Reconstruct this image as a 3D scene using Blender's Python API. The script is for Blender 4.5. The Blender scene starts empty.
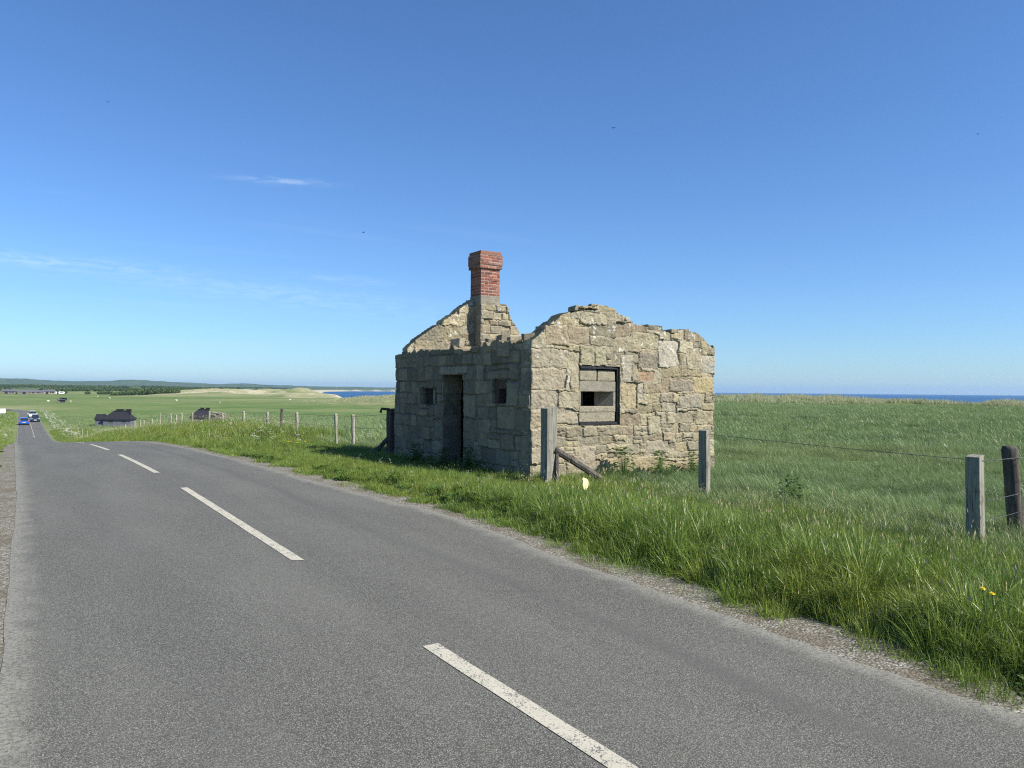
import bpy, bmesh, math, random
import numpy as np
from mathutils import Vector, Matrix, Euler
random.seed(7)
RNG = np.random.default_rng(7)
sc = bpy.context.scene
COL = sc.collection
R = math.radians

# ---------------------------------------------------------------- noise
def _hash(ix, iy, seed):
    n = (ix.astype(np.int64) * 374761393 + iy.astype(np.int64) * 668265263 + seed * 974634777) & 0xFFFFFFFF
    n = ((n ^ (n >> 13)) * 1274126177) & 0xFFFFFFFF
    n = n ^ (n >> 16)
    return (n & 0xFFFFFF) / float(0xFFFFFF)
def vnoise(x, y, seed=0):
    x = np.asarray(x, float); y = np.asarray(y, float)
    ix = np.floor(x); iy = np.floor(y)
    fx = x - ix; fy = y - iy
    fx = fx * fx * (3 - 2 * fx); fy = fy * fy * (3 - 2 * fy)
    a = _hash(ix, iy, seed); b = _hash(ix + 1, iy, seed); c = _hash(ix, iy + 1, seed); d = _hash(ix + 1, iy + 1, seed)
    return (a + (b - a) * fx) * (1 - fy) + (c + (d - c) * fx) * fy
def fbm(x, y, seed=0, o=4):
    t = 0; amp = .5; s = 0
    for k in range(o):
        t = t + amp * vnoise(np.asarray(x) * 2**k, np.asarray(y) * 2**k, seed + k * 17); s += amp; amp *= .5
    return t / s
def sstep(a, b, x):
    t = np.clip((np.asarray(x, float) - a) / (b - a), 0, 1)
    return t * t * (3 - 2 * t)

# ---------------------------------------------------------------- terrain
def prof(Y):
    """height along the road: level, a crest, a long fall, then low ground"""
    Y = np.asarray(Y, float)
    z = np.where(Y < 11, 0, -.0011 * (Y - 11) ** 2)
    z = np.where(Y > 39.2, -.875 - .062 * (Y - 39.2), z)
    t = np.clip((Y - 105) / 36, 0, 1)
    zs = -.875 - .062 * (105 - 39.2) - .062 * 36 * (t - t * t / 2)
    return np.where(Y > 105, zs, z)
def road_c(Y):
    """sideways shift of the road's line"""
    Y = np.asarray(Y, float)
    s = np.where(Y > 13, -.011 * (Y - 13), 0)
    s = np.where(Y > 60, -.52 - .006 * (Y - 60), s)
    s = s - np.where(Y > 265, .0035 * (Y - 265) ** 2, 0)
    return s
def road_right(Y):
    Y = np.asarray(Y, float)
    return 4.22 + .32 * np.exp(-((Y - 8.5) / 3.2) ** 2) + road_c(Y)
def interp(x, xs, ys): return np.interp(x, xs, ys)
def coast_x(Y):
    return interp(Y, [-9000, 350, 430, 750, 860, 1000, 3200, 4200, 5200, 9000], [178, 178, 172, 258, 290, 300, 1020, 1500, 3400, 6000])
def terrain(X, Y, fine=True):
    X = np.asarray(X, float); Y = np.asarray(Y, float)
    r = np.hypot(X, Y)
    Ye = Y - .8 * np.clip(X - 9, 0, None)
    z = prof(Ye)
    # gentle undulation that grows away from the road
    dx = np.where(X > 2, X - 5.5, -1 - X)
    off = sstep(0, 3, dx)
    z = z + off * (.10 * (fbm(X / 3, Y / 3, 3) - .5) + sstep(20, 90, r) * 1.3 * (fbm(X / 45, Y / 45, 5, 3) - .5))
    # right bank beyond the hut, verge swelling
    bank = np.exp(-((X - road_c(Y) - 7.2) / 1.9) ** 2) * sstep(22, 34, Y) * (1 - sstep(70, 95, Y))
    z = z + .50 * bank * (.7 + .6 * fbm(X / 4, Y / 5, 9, 2))
    z = z - .06 * sstep(7.2, 8.6, X) * (1 - sstep(18, 40, Y))
    # left bank
    lb = np.exp(-((X - road_c(Y) + 5) / 3.0) ** 2) * sstep(30, 45, Y) * (1 - sstep(230, 260, Y))
    z = z + .6 * lb
    # road bed stays below the road sheets
    ev = X - road_right(Y)
    inb = sstep(-.62, -.36, X - road_c(Y)) * (1 - np.where(Y < 24, sstep(.40, .75, ev), sstep(1.1, 1.8, ev)))
    z = z + .11 * sstep(.40, .80, ev) * (1 - sstep(1.2, 3.0, ev)) * (1 - sstep(9, 20, Y))
    z = z - .08 * inb
    # right-hand dune ridge
    z = z - .75 * sstep(45, 120, X) * (1 - sstep(90, 200, Ye))
    zr = interp(Y, [-400, 60, 67, 78, 98, 107, 111, 122, 138, 200, 347, 369, 419, 470], [-.9, -.8, -.75, -.85, -.50, -.30, .15, .20, .05, -.2, -1.4, -2.0, -4.3, -8])
    zr = zr + 1.1 * (fbm(X / 7, Y / 9, 21, 4) - .5) + .5 * (fbm(X / 30, Y / 26, 22, 2) - .5)
    g = np.exp(-((X - 152) / 15) ** 2)
    z = np.where(zr > z, z + (zr - z) * g, z)
    # far land rising inland
    z = z + sstep(900, 2600, Y) * 9 * (.6 + .8 * fbm(X / 500, Y / 500, 31, 3)) * (1 - sstep(-300, 200, X - coast_x(Y)))
    # far dune belt
    f2 = fbm(X / 26, Y / 34, 41, 5)
    d2 = np.exp(-((Y - 850 - .2 * (X - 200)) / 60) ** 2) * sstep(70, 170, X) * (1 - sstep(262, 292, X))
    z = np.where(d2 > .01, z + d2 * np.maximum(0, (.8 + 7.5 * (f2 - .5)) - z), z)
    d3 = np.exp(-((Y - 690) / 34) ** 2) * np.exp(-(np.clip(np.abs(X - 215) - 16, 0, None) / 16) ** 2)
    z = z + d3 * (3.4 + 5 * (f2 - .5))
    # hills on the skyline
    ang = np.degrees(np.arctan2(X, np.maximum(Y, 1)))
    hp = interp(ang, [-30, -4, -2, 0, 1.5, 3, 6, 9, 11, 13, 16, 20, 26, 31, 34], [60, 60, 66, 55, 44, 46, 57, 46, 32, 42, 27, 20, 18, 8, 0])
    hp = hp * (.84 + .32 * fbm(ang * 1.3, r * 0 + 3, 77, 4))
    z = z + hp * np.exp(-((Y - 6600) / 900) ** 2) * .95
    # shore and seabed
    cx = coast_x(Y)
    z = z - sstep(0, 1, (X - cx) / interp(Y, [0, 900, 4000], [34, 22, 160])) * (13 + np.maximum(z, -2) + 2)
    z = np.maximum(z, -16)
    return z

# ---------------------------------------------------------------- mesh + tagging helpers
def tag(o, label=None, cat=None, group=None, kind=None):
    if label: o['label'] = label
    if cat: o['category'] = cat
    if group: o['group'] = group
    if kind: o['kind'] = kind
    return o
def empty(name, loc=(0, 0, 0), rz=0):
    o = bpy.data.objects.new(name, None); COL.objects.link(o)
    o.location = loc; o.rotation_euler = (0, 0, rz); o.empty_display_size = .2
    return o
def mesh_obj(name, V, F, mat, parent=None, smooth=False, col=None, link=True, uv=None):
    me = bpy.data.meshes.new(name)
    me.from_pydata([tuple(v) for v in V] if not isinstance(V, np.ndarray) else V.tolist(), [], F if isinstance(F, list) else F.tolist())
    if mat is not None:
        for m in (mat if isinstance(mat, (list, tuple)) else [mat]): me.materials.append(m)
    if smooth: me.polygons.foreach_set('use_smooth', [True] * len(me.polygons))
    if col is not None:
        for nm, arr in (col.items() if isinstance(col, dict) else [('Col', col)]):
            arr = np.asarray(arr, np.float32)
            if arr.ndim == 2:
                a = me.attributes.new(nm, 'FLOAT_COLOR', 'POINT')
                rgba = np.ones((len(arr), 4), np.float32); rgba[:, :3] = arr[:, :3]
                a.data.foreach_set('color', rgba.ravel())
            else:
                a = me.attributes.new(nm, 'FLOAT', 'POINT'); a.data.foreach_set('value', arr)
    me.update()
    o = bpy.data.objects.new(name, me)
    if link: COL.objects.link(o)
    if parent is not None: o.parent = parent
    return o
class MB:
    """collects simple solids into one mesh"""
    def __init__(s): s.bm = bmesh.new()
    def _add(s, vs, faces, mi=0):
        v = [s.bm.verts.new(p) for p in vs]
        for f in faces:
            try:
                fc = s.bm.faces.new([v[i] for i in f]); fc.material_index = mi
            except ValueError: pass
        return v
    def hexa(s, p, mi=0):   # 8 points, bottom ring then top ring
        return s._add(p, [(3, 2, 1, 0), (4, 5, 6, 7), (0, 1, 5, 4), (1, 2, 6, 5), (2, 3, 7, 6), (3, 0, 4, 7)], mi)
    def box(s, x0, x1, y0, y1, z0, z1, mi=0):
        return s.hexa([(x0, y0, z0), (x1, y0, z0), (x1, y1, z0), (x0, y1, z0), (x0, y0, z1), (x1, y0, z1), (x1, y1, z1), (x0, y1, z1)], mi)
    def loft(s, rings, cap=True, mi=0):
        n = len(rings[0]); vs = [[s.bm.verts.new(p) for p in r] for r in rings]
        for a, b in zip(vs, vs[1:]):
            for i in range(n):
                f = s.bm.faces.new((a[i], a[(i + 1) % n], b[(i + 1) % n], b[i])); f.material_index = mi
        if cap:
            f = s.bm.faces.new(list(reversed(vs[0]))); f.material_index = mi
            f = s.bm.faces.new(vs[-1]); f.material_index = mi
    def tube(s, pts, rad, n=8, mi=0):
        pts = [Vector(p) for p in pts]; rings = []
        for i, p in enumerate(pts):
            d = (pts[min(i + 1, len(pts) - 1)] - pts[max(i - 1, 0)]).normalized()
            a = d.orthogonal().normalized(); b = d.cross(a)
            if i and rings:   # keep twist low
                a = (lastA - d * lastA.dot(d)).normalized(); b = d.cross(a)
            lastA = a
            rr = rad[i] if isinstance(rad, (list, tuple)) else rad
            rings.append([p + a * rr * math.cos(2 * math.pi * k / n) + b * rr * math.sin(2 * math.pi * k / n) for k in range(n)])
        s.loft(rings, True, mi)
    def build(s, name, mat, parent=None, bevel=0, smooth=False, jitter=0):
        bm = s.bm
        if jitter:
            for v in bm.verts: v.co += Vector((random.uniform(-1, 1), random.uniform(-1, 1), random.uniform(-1, 1))) * jitter
        bmesh.ops.recalc_face_normals(bm, faces=bm.faces)
        if bevel:
            bmesh.ops.bevel(bm, geom=[e for e in bm.edges], offset=bevel, segments=2, affect='EDGES', profile=.6, clamp_overlap=True)
        me = bpy.data.meshes.new(name); bm.to_mesh(me); bm.free()
        for m in (mat if isinstance(mat, (list, tuple)) else [mat]): me.materials.append(m)
        if smooth: me.polygons.foreach_set('use_smooth', [True] * len(me.polygons))
        o = bpy.data.objects.new(name, me); COL.objects.link(o)
        if parent is not None: o.parent = parent
        return o
def copy_tree(o, parent=None):
    c = o.copy(); COL.objects.link(c); c.parent = parent
    for ch in list(o.children): copy_tree(ch, c)
    return c

# ---------------------------------------------------------------- materials
class NT:
    def __init__(s, name):
        s.m = bpy.data.materials.new(name); s.m.use_nodes = True
        s.t = s.m.node_tree; s.t.nodes.clear()
        s.out = s.n('ShaderNodeOutputMaterial')
    def n(s, typ, **kw):
        nd = s.t.nodes.new(typ)
        for k, v in kw.items(): setattr(nd, k, v)
        return nd
    def l(s, a, b): s.t.links.new(a, b)
    def put(s, sock, v):
        if hasattr(v, 'is_linked') or isinstance(v, bpy.types.NodeSocket): s.l(v, sock)
        else:
            if isinstance(v, (tuple, list)) and len(v) == 3 and sock.type == 'RGBA': v = (*v, 1)
            sock.default_value = v
    def noise(s, vec, scale, detail=4, rough=.55, dist=0):
        nd = s.n('ShaderNodeTexNoise'); s.put(nd.inputs['Vector'], vec)
        nd.inputs['Scale'].default_value = scale; nd.inputs['Detail'].default_value = detail
        nd.inputs['Roughness'].default_value = rough; nd.inputs['Distortion'].default_value = dist
        return nd.outputs['Fac']
    def vor(s, vec, scale, feature='F1', out='Distance'):
        nd = s.n('ShaderNodeTexVoronoi', feature=feature); s.put(nd.inputs['Vector'], vec); nd.inputs['Scale'].default_value = scale
        return nd.outputs[out]
    def ramp(s, fac, stops):
        nd = s.n('ShaderNodeValToRGB'); s.put(nd.inputs[0], fac)
        e = nd.color_ramp.elements
        while len(e) < len(stops): e.new(.5)
        for el, (p, c) in zip(e, stops):
            el.position = p; el.color = (c, c, c, 1) if not isinstance(c, (tuple, list)) else (*c, 1)
        return nd.outputs[0]
    def mix(s, fac, a, b, mode='MIX'):
        nd = s.n('ShaderNodeMix', data_type='RGBA', blend_type=mode)
        s.put(nd.inputs[0], fac); s.put(nd.inputs[6], a); s.put(nd.inputs[7], b)
        return nd.outputs[2]
    def math(s, op, a, b=0.0, c=0.0, clamp=False):
        nd = s.n('ShaderNodeMath', operation=op, use_clamp=clamp)
        s.put(nd.inputs[0], a); s.put(nd.inputs[1], b)
        if op in ('MULTIPLY_ADD', 'SMOOTH_MIN'): s.put(nd.inputs[2], c)
        return nd.outputs[0]
    def maprange(s, v, a, b, c=0.0, d=1.0):
        nd = s.n('ShaderNodeMapRange'); nd.interpolation_type = 'SMOOTHSTEP'
        s.put(nd.inputs[0], v); nd.inputs[1].default_value = a; nd.inputs[2].default_value = b
        nd.inputs[3].default_value = c; nd.inputs[4].default_value = d
        return nd.outputs[0]
    def pos(s): return s.n('ShaderNodeNewGeometry').outputs['Position']
    def obj(s): return s.n('ShaderNodeTexCoord').outputs['Object']
    def scale(s, vec, sx, sy, sz):
        nd = s.n('ShaderNodeMapping'); s.put(nd.inputs['Vector'], vec); nd.inputs['Scale'].default_value = (sx, sy, sz)
        return nd.outputs[0]
    def attr(s, name, out='Color'):
        return s.n('ShaderNodeAttribute', attribute_name=name).outputs[out]
    def bump(s, h, strength=.4, dist=.01):
        nd = s.n('ShaderNodeBump'); s.put(nd.inputs['Height'], h)
        nd.inputs['Strength'].default_value = strength; nd.inputs['Distance'].default_value = dist
        return nd.outputs[0]
    def bsdf(s, col, rough=.9, spec=.3, normal=None, metal=0, **kw):
        b = s.n('ShaderNodeBsdfPrincipled')
        s.put(b.inputs['Base Color'], col); s.put(b.inputs['Roughness'], rough)
        b.inputs['Specular IOR Level'].default_value = spec; b.inputs['Metallic'].default_value = metal
        for k, v in kw.items(): s.put(b.inputs[k], v)
        if normal is not None: s.l(normal, b.inputs['Normal'])
        s.l(b.outputs[0], s.out.inputs[0]); s.b = b
        return s.m

def mat_asphalt():
    k = NT('asphalt'); p = k.pos()
    chips = k.n('ShaderNodeTexVoronoi', feature='F1'); k.put(chips.inputs['Vector'], p); chips.inputs['Scale'].default_value = 135
    sep = k.n('ShaderNodeSeparateColor'); k.l(chips.outputs['Color'], sep.inputs[0])
    c1 = k.ramp(sep.outputs[0], [(0, (.112, .109, .087)), (.55, (.165, .160, .130)), (.87, (.208, .202, .167)), (1, (.31, .30, .252))])
    edge = k.maprange(chips.outputs['Distance'], .30, .62)
    c = k.mix(edge, c1, (.058, .056, .047))
    big = k.noise(k.scale(p, 1.2, .25, 1), 1.0, 4)
    c = k.mix(k.maprange(big, .35, .7, 0, .22), c, (.180, .175, .146))
    # tyre polish and dust: where vehicles actually run, read from the distance across the road
    u = k.attr('across', 'Fac')
    w = k.math('ADD', u, k.math('MULTIPLY', k.math('SUBTRACT', k.noise(k.scale(p, .3, .3, .3), 1.0, 2), .5), .3))
    def band(c0, wd):
        return k.maprange(k.math('ABSOLUTE', k.math('SUBTRACT', w, c0)), 0, wd, 1, 0)
    tr = k.math('MAXIMUM', band(3.38, .17), k.math('MULTIPLY', band(.85, .35), .35))
    tr = k.math('MAXIMUM', tr, k.math('MULTIPLY', band(2.45, .3), .25))
    c = k.mix(k.math('MULTIPLY', tr, k.maprange(k.noise(k.scale(p, 3, .5, 1), 1, 4), .3, .7, .25, .6)), c, (.078, .075, .065))
    ed = k.attr('edge', 'Fac')    # metres to the nearest road edge: dust and washed-in grit
    en = k.math('ADD', ed, k.math('MULTIPLY', k.math('SUBTRACT', k.noise(p, 4.0, 4), .5), .35))
    c = k.mix(k.math('MULTIPLY', k.maprange(en, .0, .24, .85, 0), k.maprange(k.noise(p, 38, 4), .38, .6, .25, 1)), c, k.mix(k.noise(p, 75, 3), (.17, .162, .128), (.30, .288, .235)))
    # pale scuffs
    sp = k.maprange(k.noise(k.scale(p, 6, 3, 3), 1.0, 2), .735, .78, 0, .35)
    c = k.mix(sp, c, (.26, .25, .23))
    h = k.math('ADD', k.math('MULTIPLY', chips.outputs['Distance'], -1), k.math('MULTIPLY', k.noise(p, 30, 3), .4))
    return k.bsdf(c, .82, .35, k.bump(h, .45, .004))
def mat_gravel():
    k = NT('gravel'); p = k.pos()
    v = k.n('ShaderNodeTexVoronoi', feature='F1'); k.put(v.inputs['Vector'], p); v.inputs['Scale'].default_value = 55
    sep = k.n('ShaderNodeSeparateColor'); k.l(v.outputs['Color'], sep.inputs[0])
    c = k.ramp(sep.outputs[0], [(0, (.12, .112, .084)), (.5, (.20, .188, .146)), (.85, (.28, .266, .215)), (1, (.39, .372, .315))])
    c = k.mix(k.maprange(v.outputs['Distance'], .4, .8), c, (.10, .085, .065))
    c = k.mix(k.maprange(k.noise(p, 2.2, 4), .48, .64, 0, .6), c, (.11, .09, .058))
    return k.bsdf(c, .95, .2, k.bump(k.math('MULTIPLY', v.outputs['Distance'], -1), .8, .012))
def mat_ground():
    k = NT('field_ground'); p = k.pos()
    n1 = k.noise(p, .06, 5, .6); n2 = k.noise(p, .9, 5, .65); n3 = k.noise(p, 9, 3)
    n0 = k.noise(k.scale(p, .0042, .016, 1), 1, 6, .62)
    c = k.mix(k.maprange(n1, .35, .65), (.085, .140, .034), (.145, .185, .060))
    c = k.mix(k.maprange(n0, .44, .56), c, (.150, .185, .065))
    c = k.mix(k.maprange(n0, .545, .66, 0, .75), c, (.26, .25, .12))
    c = k.mix(k.maprange(n2, .45, .75, 0, .5), c, (.045, .070, .020))
    c = k.mix(k.maprange(n3, .5, .8, 0, .5), c, (.030, .042, .014))
    dry = k.attr('dry', 'Fac'); sand = k.attr('sand', 'Fac'); wood = k.attr('wood', 'Fac')
    dn = k.noise(p, .22, 5, .65)
    c = k.mix(k.math('MULTIPLY', dry, k.maprange(dn, .32, .62, .25, 1)), c, (.34, .31, .18))
    c = k.mix(k.math('MULTIPLY', sand, k.maprange(dn, .40, .55, .3, 1)), c, (.50, .43, .31))
    wn = k.noise(k.scale(p, .012, .0035, 1), 1, 5, .6)
    wc = k.mix(k.maprange(wn, .42, .58), (.045, .070, .028), (.10, .135, .052))
    c = k.mix(wood, c, wc)
    return k.bsdf(c, .95, .1)
def mat_blade(name, lo, hi, alt, trans=.32, rough=.45, spec=.25, pn=.7, yel=None):
    k = NT(name)
    at = k.attr('Col', 'Fac'); p = k.pos()
    rnd = k.n('ShaderNodeObjectInfo').outputs['Random']
    c = k.mix(at, lo, hi)
    patch = k.noise(p, pn, 3, .6)
    c = k.mix(k.maprange(k.math('ADD', patch, k.math('MULTIPLY', k.math('SUBTRACT', rnd, .5), .22)), .40, .66), c, k.mix(at, alt, hi))
    if yel is not None:
        p2 = k.noise(p, pn * .55, 4, .6)
        c = k.mix(k.maprange(k.math('ADD', p2, k.math('MULTIPLY', k.math('SUBTRACT', rnd, .5), .25)), .46, .64, 0, .6), c, k.mix(at, tuple(q * .55 for q in yel), yel))
        p3 = k.noise(k.scale(p, 1, 1, .3), pn * 1.7, 4, .6)
        c = k.mix(k.maprange(p3, .52, .68, 0, .6), c, tuple(q * .62 for q in lo))
    b = k.n('ShaderNodeBsdfPrincipled'); k.put(b.inputs['Base Color'], c); b.inputs['Roughness'].default_value = rough
    b.inputs['Specular IOR Level'].default_value = spec
    t = k.n('ShaderNodeBsdfTranslucent'); k.put(t.inputs['Color'], k.mix(.5, c, hi))
    m = k.n('ShaderNodeMixShader'); m.inputs[0].default_value = trans
    k.l(b.outputs[0], m.inputs[1]); k.l(t.outputs[0], m.inputs[2]); k.l(m.outputs[0], k.out.inputs[0])
    return k.m
def mat_stone():
    k = NT('sandstone'); p = k.obj()
    c = k.attr('Col')
    n = k.noise(p, 7, 6, .65); n2 = k.noise(p, 34, 5, .7)
    c = k.mix(1.0, c, k.ramp(n, [(.25, (.62, .60, .58)), (.5, (.98, .97, .95)), (.8, (1.22, 1.20, 1.12))]), 'MULTIPLY')
    c = k.mix(.75, c, k.ramp(n2, [(.28, (.55, .53, .50)), (.5, (1, 1, 1)), (.75, (1.25, 1.24, 1.2))]), 'MULTIPLY')
    li = k.noise(p, 11, 5, .72)
    lz = k.math('ADD', k.math('ADD', k.math('MULTIPLY', li, .6), k.math('MULTIPLY', k.noise(p, 2.6, 3), .4)), k.math('MULTIPLY', k.attr('Lich', 'Fac'), .07))
    c = k.mix(k.maprange(lz, .615, .67, 0, .75), c, (.60, .58, .51))
    yl = k.noise(p, 5.3, 5, .7)
    c = k.mix(k.maprange(yl, .63, .72, 0, .45), c, (.36, .30, .12))
    dk = k.noise(p, 3.1, 6, .7)
    c = k.mix(k.maprange(dk, .56, .72, 0, .5), c, (.12, .11, .095))
    h = k.math('ADD', k.math('MULTIPLY', n, .6), k.math('MULTIPLY', n2, .5))
    return k.bsdf(c, .95, .15, k.bump(h, .6, .025))
def mat_brick():
    k = NT('red_brick'); p = k.obj(); c = k.attr('Col')
    n = k.noise(p, 20, 5, .7)
    c = k.mix(.8, c, k.ramp(n, [(.3, (.6, .6, .6)), (.5, (1, 1, 1)), (.75, (1.25, 1.22, 1.2))]), 'MULTIPLY')
    c = k.mix(k.maprange(k.noise(p, 6, 5, .7), .60, .72, 0, .6), c, (.33, .30, .26))
    return k.bsdf(c, .93, .15, k.bump(n, .5, .01))
def mat_concrete(name='weathered_concrete', a=(.19, .172, .13), b=(.285, .26, .20)):
    k = NT(name); p = k.obj()
    n = k.noise(p, 6, 6, .7); v = k.vor(p, 55)
    c = k.mix(k.maprange(n, .3, .7), a, b)
    c = k.mix(k.maprange(v, .1, .5, .4, 0), c, (.38, .35, .29))
    c = k.mix(k.maprange(k.noise(p, 60, 3), .55, .7, 0, .6), c, (.12, .11, .10))
    c = k.mix(k.maprange(k.noise(p, 14, 5, .7), .52, .68, 0, .55), c, (.11, .10, .08))
    return k.bsdf(c, .95, .15, k.bump(k.noise(p, 30, 5, .7), 1.0, .02))
def mat_wood(name, a, b, scale=1.0):
    k = NT(name); p = k.obj()
    g = k.noise(k.scale(p, 26, 26, 1.6), scale, 6, .6, .4)
    c = k.mix(k.maprange(g, .3, .7), a, b)
    c = k.mix(k.maprange(k.noise(p, 9, 4), .52, .74, 0, .6), c, tuple(x * .4 for x in a))
    crack = k.noise(k.scale(p, 60, 60, 1.3), 1, 2)
    c = k.mix(k.maprange(crack, .60, .66, 0, .75), c, (.035, .03, .026))
    return k.bsdf(c, .9, .15, k.bump(g, .5, .008))
def mat_plain(name, col, rough=.6, spec=.4, metal=0, var=.15, sc_=8, **kw):
    k = NT(name); p = k.obj()
    n = k.noise(p, sc_, 4)
    c = k.mix(k.maprange(n, .3, .7), tuple(x * (1 - var) for x in col), tuple(min(1, x * (1 + var)) for x in col))
    return k.bsdf(c, rough, spec, None, metal, **kw)
def mat_paint():
    k = NT('road_paint'); p = k.pos()
    n = k.noise(p, 85, 4, .7); n2 = k.noise(p, 9, 4, .6)
    wear = k.maprange(k.math('ADD', k.math('MULTIPLY', n, .72), k.math('MULTIPLY', n2, .28)), .535, .585)
    c = k.mix(k.noise(p, 5, 3), (.36, .335, .255), (.475, .445, .35))
    c = k.mix(wear, c, (.10, .098, .092))
    return k.bsdf(c, .8, .3, k.bump(n, .3, .004))
def mat_sea():
    k = NT('sea_water'); p = k.pos()
    n = k.noise(k.scale(p, .02, .02, 1), 1, 6, .6)
    c = k.mix(k.noise(k.scale(p, .0012, .0003, 1), 1, 3), (.010, .055, .135), (.016, .075, .165))
    return k.bsdf(c, .42, .25, k.bump(n, .5, 3.0))

M = dict(asphalt=mat_asphalt(), gravel=mat_gravel(), ground=mat_ground(), stone=mat_stone(), brick=mat_brick(),
         concrete=mat_concrete(), paint=mat_paint(), sea=mat_sea(),
         conc_pale=mat_concrete('pale_concrete', (.235, .205, .14), (.32, .285, .20)),
         post_grey=mat_wood('weathered_grey_wood', (.165, .155, .122), (.29, .275, .22)),
         post_dark=mat_wood('tarred_wood', (.050, .044, .038), (.13, .115, .095)),
         post_pale=mat_wood('pale_wood', (.24, .22, .17), (.38, .35, .28)),
         wire=mat_plain('galvanised_wire', (.10, .10, .10), .6, .4, .5),
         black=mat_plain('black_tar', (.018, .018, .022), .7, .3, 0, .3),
         grey_board=mat_plain('grey_boards', (.12, .125, .15), .85, .2, 0, .2, 3),
         glass=mat_plain('dark_glass', (.02, .025, .03), .08, .6),
         tyre=mat_plain('tyre_rubber', (.02, .02, .02), .85, .2),
         rim=mat_plain('alloy_rim', (.45, .45, .46), .35, .5, .8),
         lamp=mat_plain('headlamp_glass', (.75, .77, .80), .12, .6),
         tail=mat_plain('red_lamp_glass', (.40, .015, .012), .2, .6),
         plate_y=mat_plain('yellow_plate', (.70, .50, .05), .5, .4), plate_w=mat_plain('white_plate', (.75, .75, .72), .5, .4),
         car_blue=mat_plain('blue_car_paint', (.012, .10, .42), .25, .5, .0, .05, 8, **{'Coat Weight': .8}),
         car_navy=mat_plain('navy_car_paint', (.022, .028, .05), .25, .5, .0, .05, 8, **{'Coat Weight': .8}),
         car_white=mat_plain('white_car_paint', (.78, .78, .77), .3, .5, .0, .04, 8, **{'Coat Weight': .6}),
         white=mat_plain('white_paint', (.78, .77, .74), .6, .3),
         yellow=mat_plain('pale_yellow_plastic', (.80, .76, .36), .5, .4, 0, .10, 25),
         wool=mat_plain('sheep_wool', (.66, .63, .55), .95, .05), feather=mat_plain('dark_feathers', (.03, .03, .035), .8, .2),
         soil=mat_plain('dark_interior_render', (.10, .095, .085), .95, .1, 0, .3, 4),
         petal_y=mat_plain('yellow_petals', (.80, .62, .02), .6, .2), petal_w=mat_plain('white_petals', (.72, .72, .66), .7, .2),
         stem=mat_plain('green_stem', (.06, .12, .025), .7, .2),
         leaf=mat_blade('broad_leaf', (.028, .065, .010), (.085, .15, .028), (.05, .10, .018), .22, .5, .25),
         rust=mat_plain('rusty_iron', (.10, .06, .04), .85, .2),
         slate=mat_plain('grey_slate', (.10, .10, .115), .75, .3, 0, .25, 2),
         farm_wall=mat_plain('farm_wall', (.17, .15, .13), .9, .2, 0, .2, .5),
         tree=mat_blade('woodland_leaves', (.050, .085, .026), (.105, .145, .050), (.065, .10, .032), .15, .6, .1, .02),
         )
M['verge'] = mat_blade('verge_blades', (.060, .112, .014), (.215, .300, .058), (.120, .195, .025), .26, .38, .36, .8, (.30, .335, .055))
M['field'] = mat_blade('field_blades', (.055, .102, .032), (.26, .345, .150), (.145, .220, .068), .28, .38, .36, .22, (.30, .345, .125))
M['marram'] = mat_blade('marram_blades', (.24, .26, .12), (.56, .55, .33), (.20, .24, .095), .25, .6, .2, .1)
M['seed'] = mat_plain('grass_seed_heads', (.40, .34, .20), .8, .1, 0, .2, 30)
M['flower_w'] = mat_plain('parsley_umbels', (.66, .66, .58), .8, .1, 0, .1, 30)

# ---------------------------------------------------------------- the setting
def build_terrain():
    ph = np.concatenate([np.arange(-180, -32, 4), np.arange(-32, 96, .25), np.arange(96, 180, 4)])
    rr = np.unique(np.concatenate([[.4], np.geomspace(1.0, 12000, 330), np.arange(118, 215, 1.3), np.arange(520, 1050, 6.0)]))
    P, RR = np.meshgrid(np.radians(ph), rr, indexing='ij')
    X = RR * np.sin(P); Y = RR * np.cos(P); Z = terrain(X, Y)
    n, m = X.shape
    V = np.stack([X, Y, Z], -1).reshape(-1, 3)
    idx = np.arange(n * m).reshape(n, m)
    nxt = np.roll(idx, -1, 0)
    F = np.stack([idx[:, :-1], idx[:, 1:], nxt[:, 1:], nxt[:, :-1]], -1).reshape(-1, 4)
    V = np.vstack([V, [0, 0, float(terrain(0, 0))]])
    tri = [[int(idx[i, 0]), int(nxt[i, 0]), n * m] for i in range(n)]
    x, y, z = X.ravel(), Y.ravel(), Z.ravel()
    # what the land wears: marram-covered dune, bare sand, woodland
    ridge = np.exp(-((x - 152) / 17) ** 2) * (y < 480)
    belt = np.exp(-((y - 850 - .2 * (x - 200)) / 80) ** 2) * sstep(60, 150, x) * (x < 310)
    bank = np.exp(-((y - 690) / 55) ** 2) * np.exp(-(np.clip(np.abs(x - 215) - 22, 0, None) / 14) ** 2)
    dry = np.clip(ridge * .8 + belt + bank, 0, 1) * sstep(.30, .55, fbm(x / 30, y / 30, 55, 3) + .12)
    shore = sstep(-5.2, -6.5, z) * 0
    sand = np.clip(belt * sstep(.48, .62, fbm(x / 22, y / 40, 61, 3)) + .9 * bank * sstep(.42, .6, fbm(x / 16, y / 30, 62, 3)), 0, 1)
    sand = np.maximum(sand, sstep(-12, 8, x - coast_x(y)) * (y > 440))
    dry = np.maximum(dry, .55 * np.exp(-((y - 330) / 40) ** 2) * sstep(20, -10, x) )
    wood = sstep(1250, 1800, y) * (1 - sstep(-120, 60, x - coast_x(y)))
    o = mesh_obj('ground', V, F.tolist() + tri, M['ground'], smooth=True,
                 col={'dry': np.append(dry, 0), 'sand': np.append(sand, 0), 'wood': np.append(wood, 0)})
    tag(o, 'grassy coastal ground falling to low fields', None, kind='structure')
build_terrain()

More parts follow.
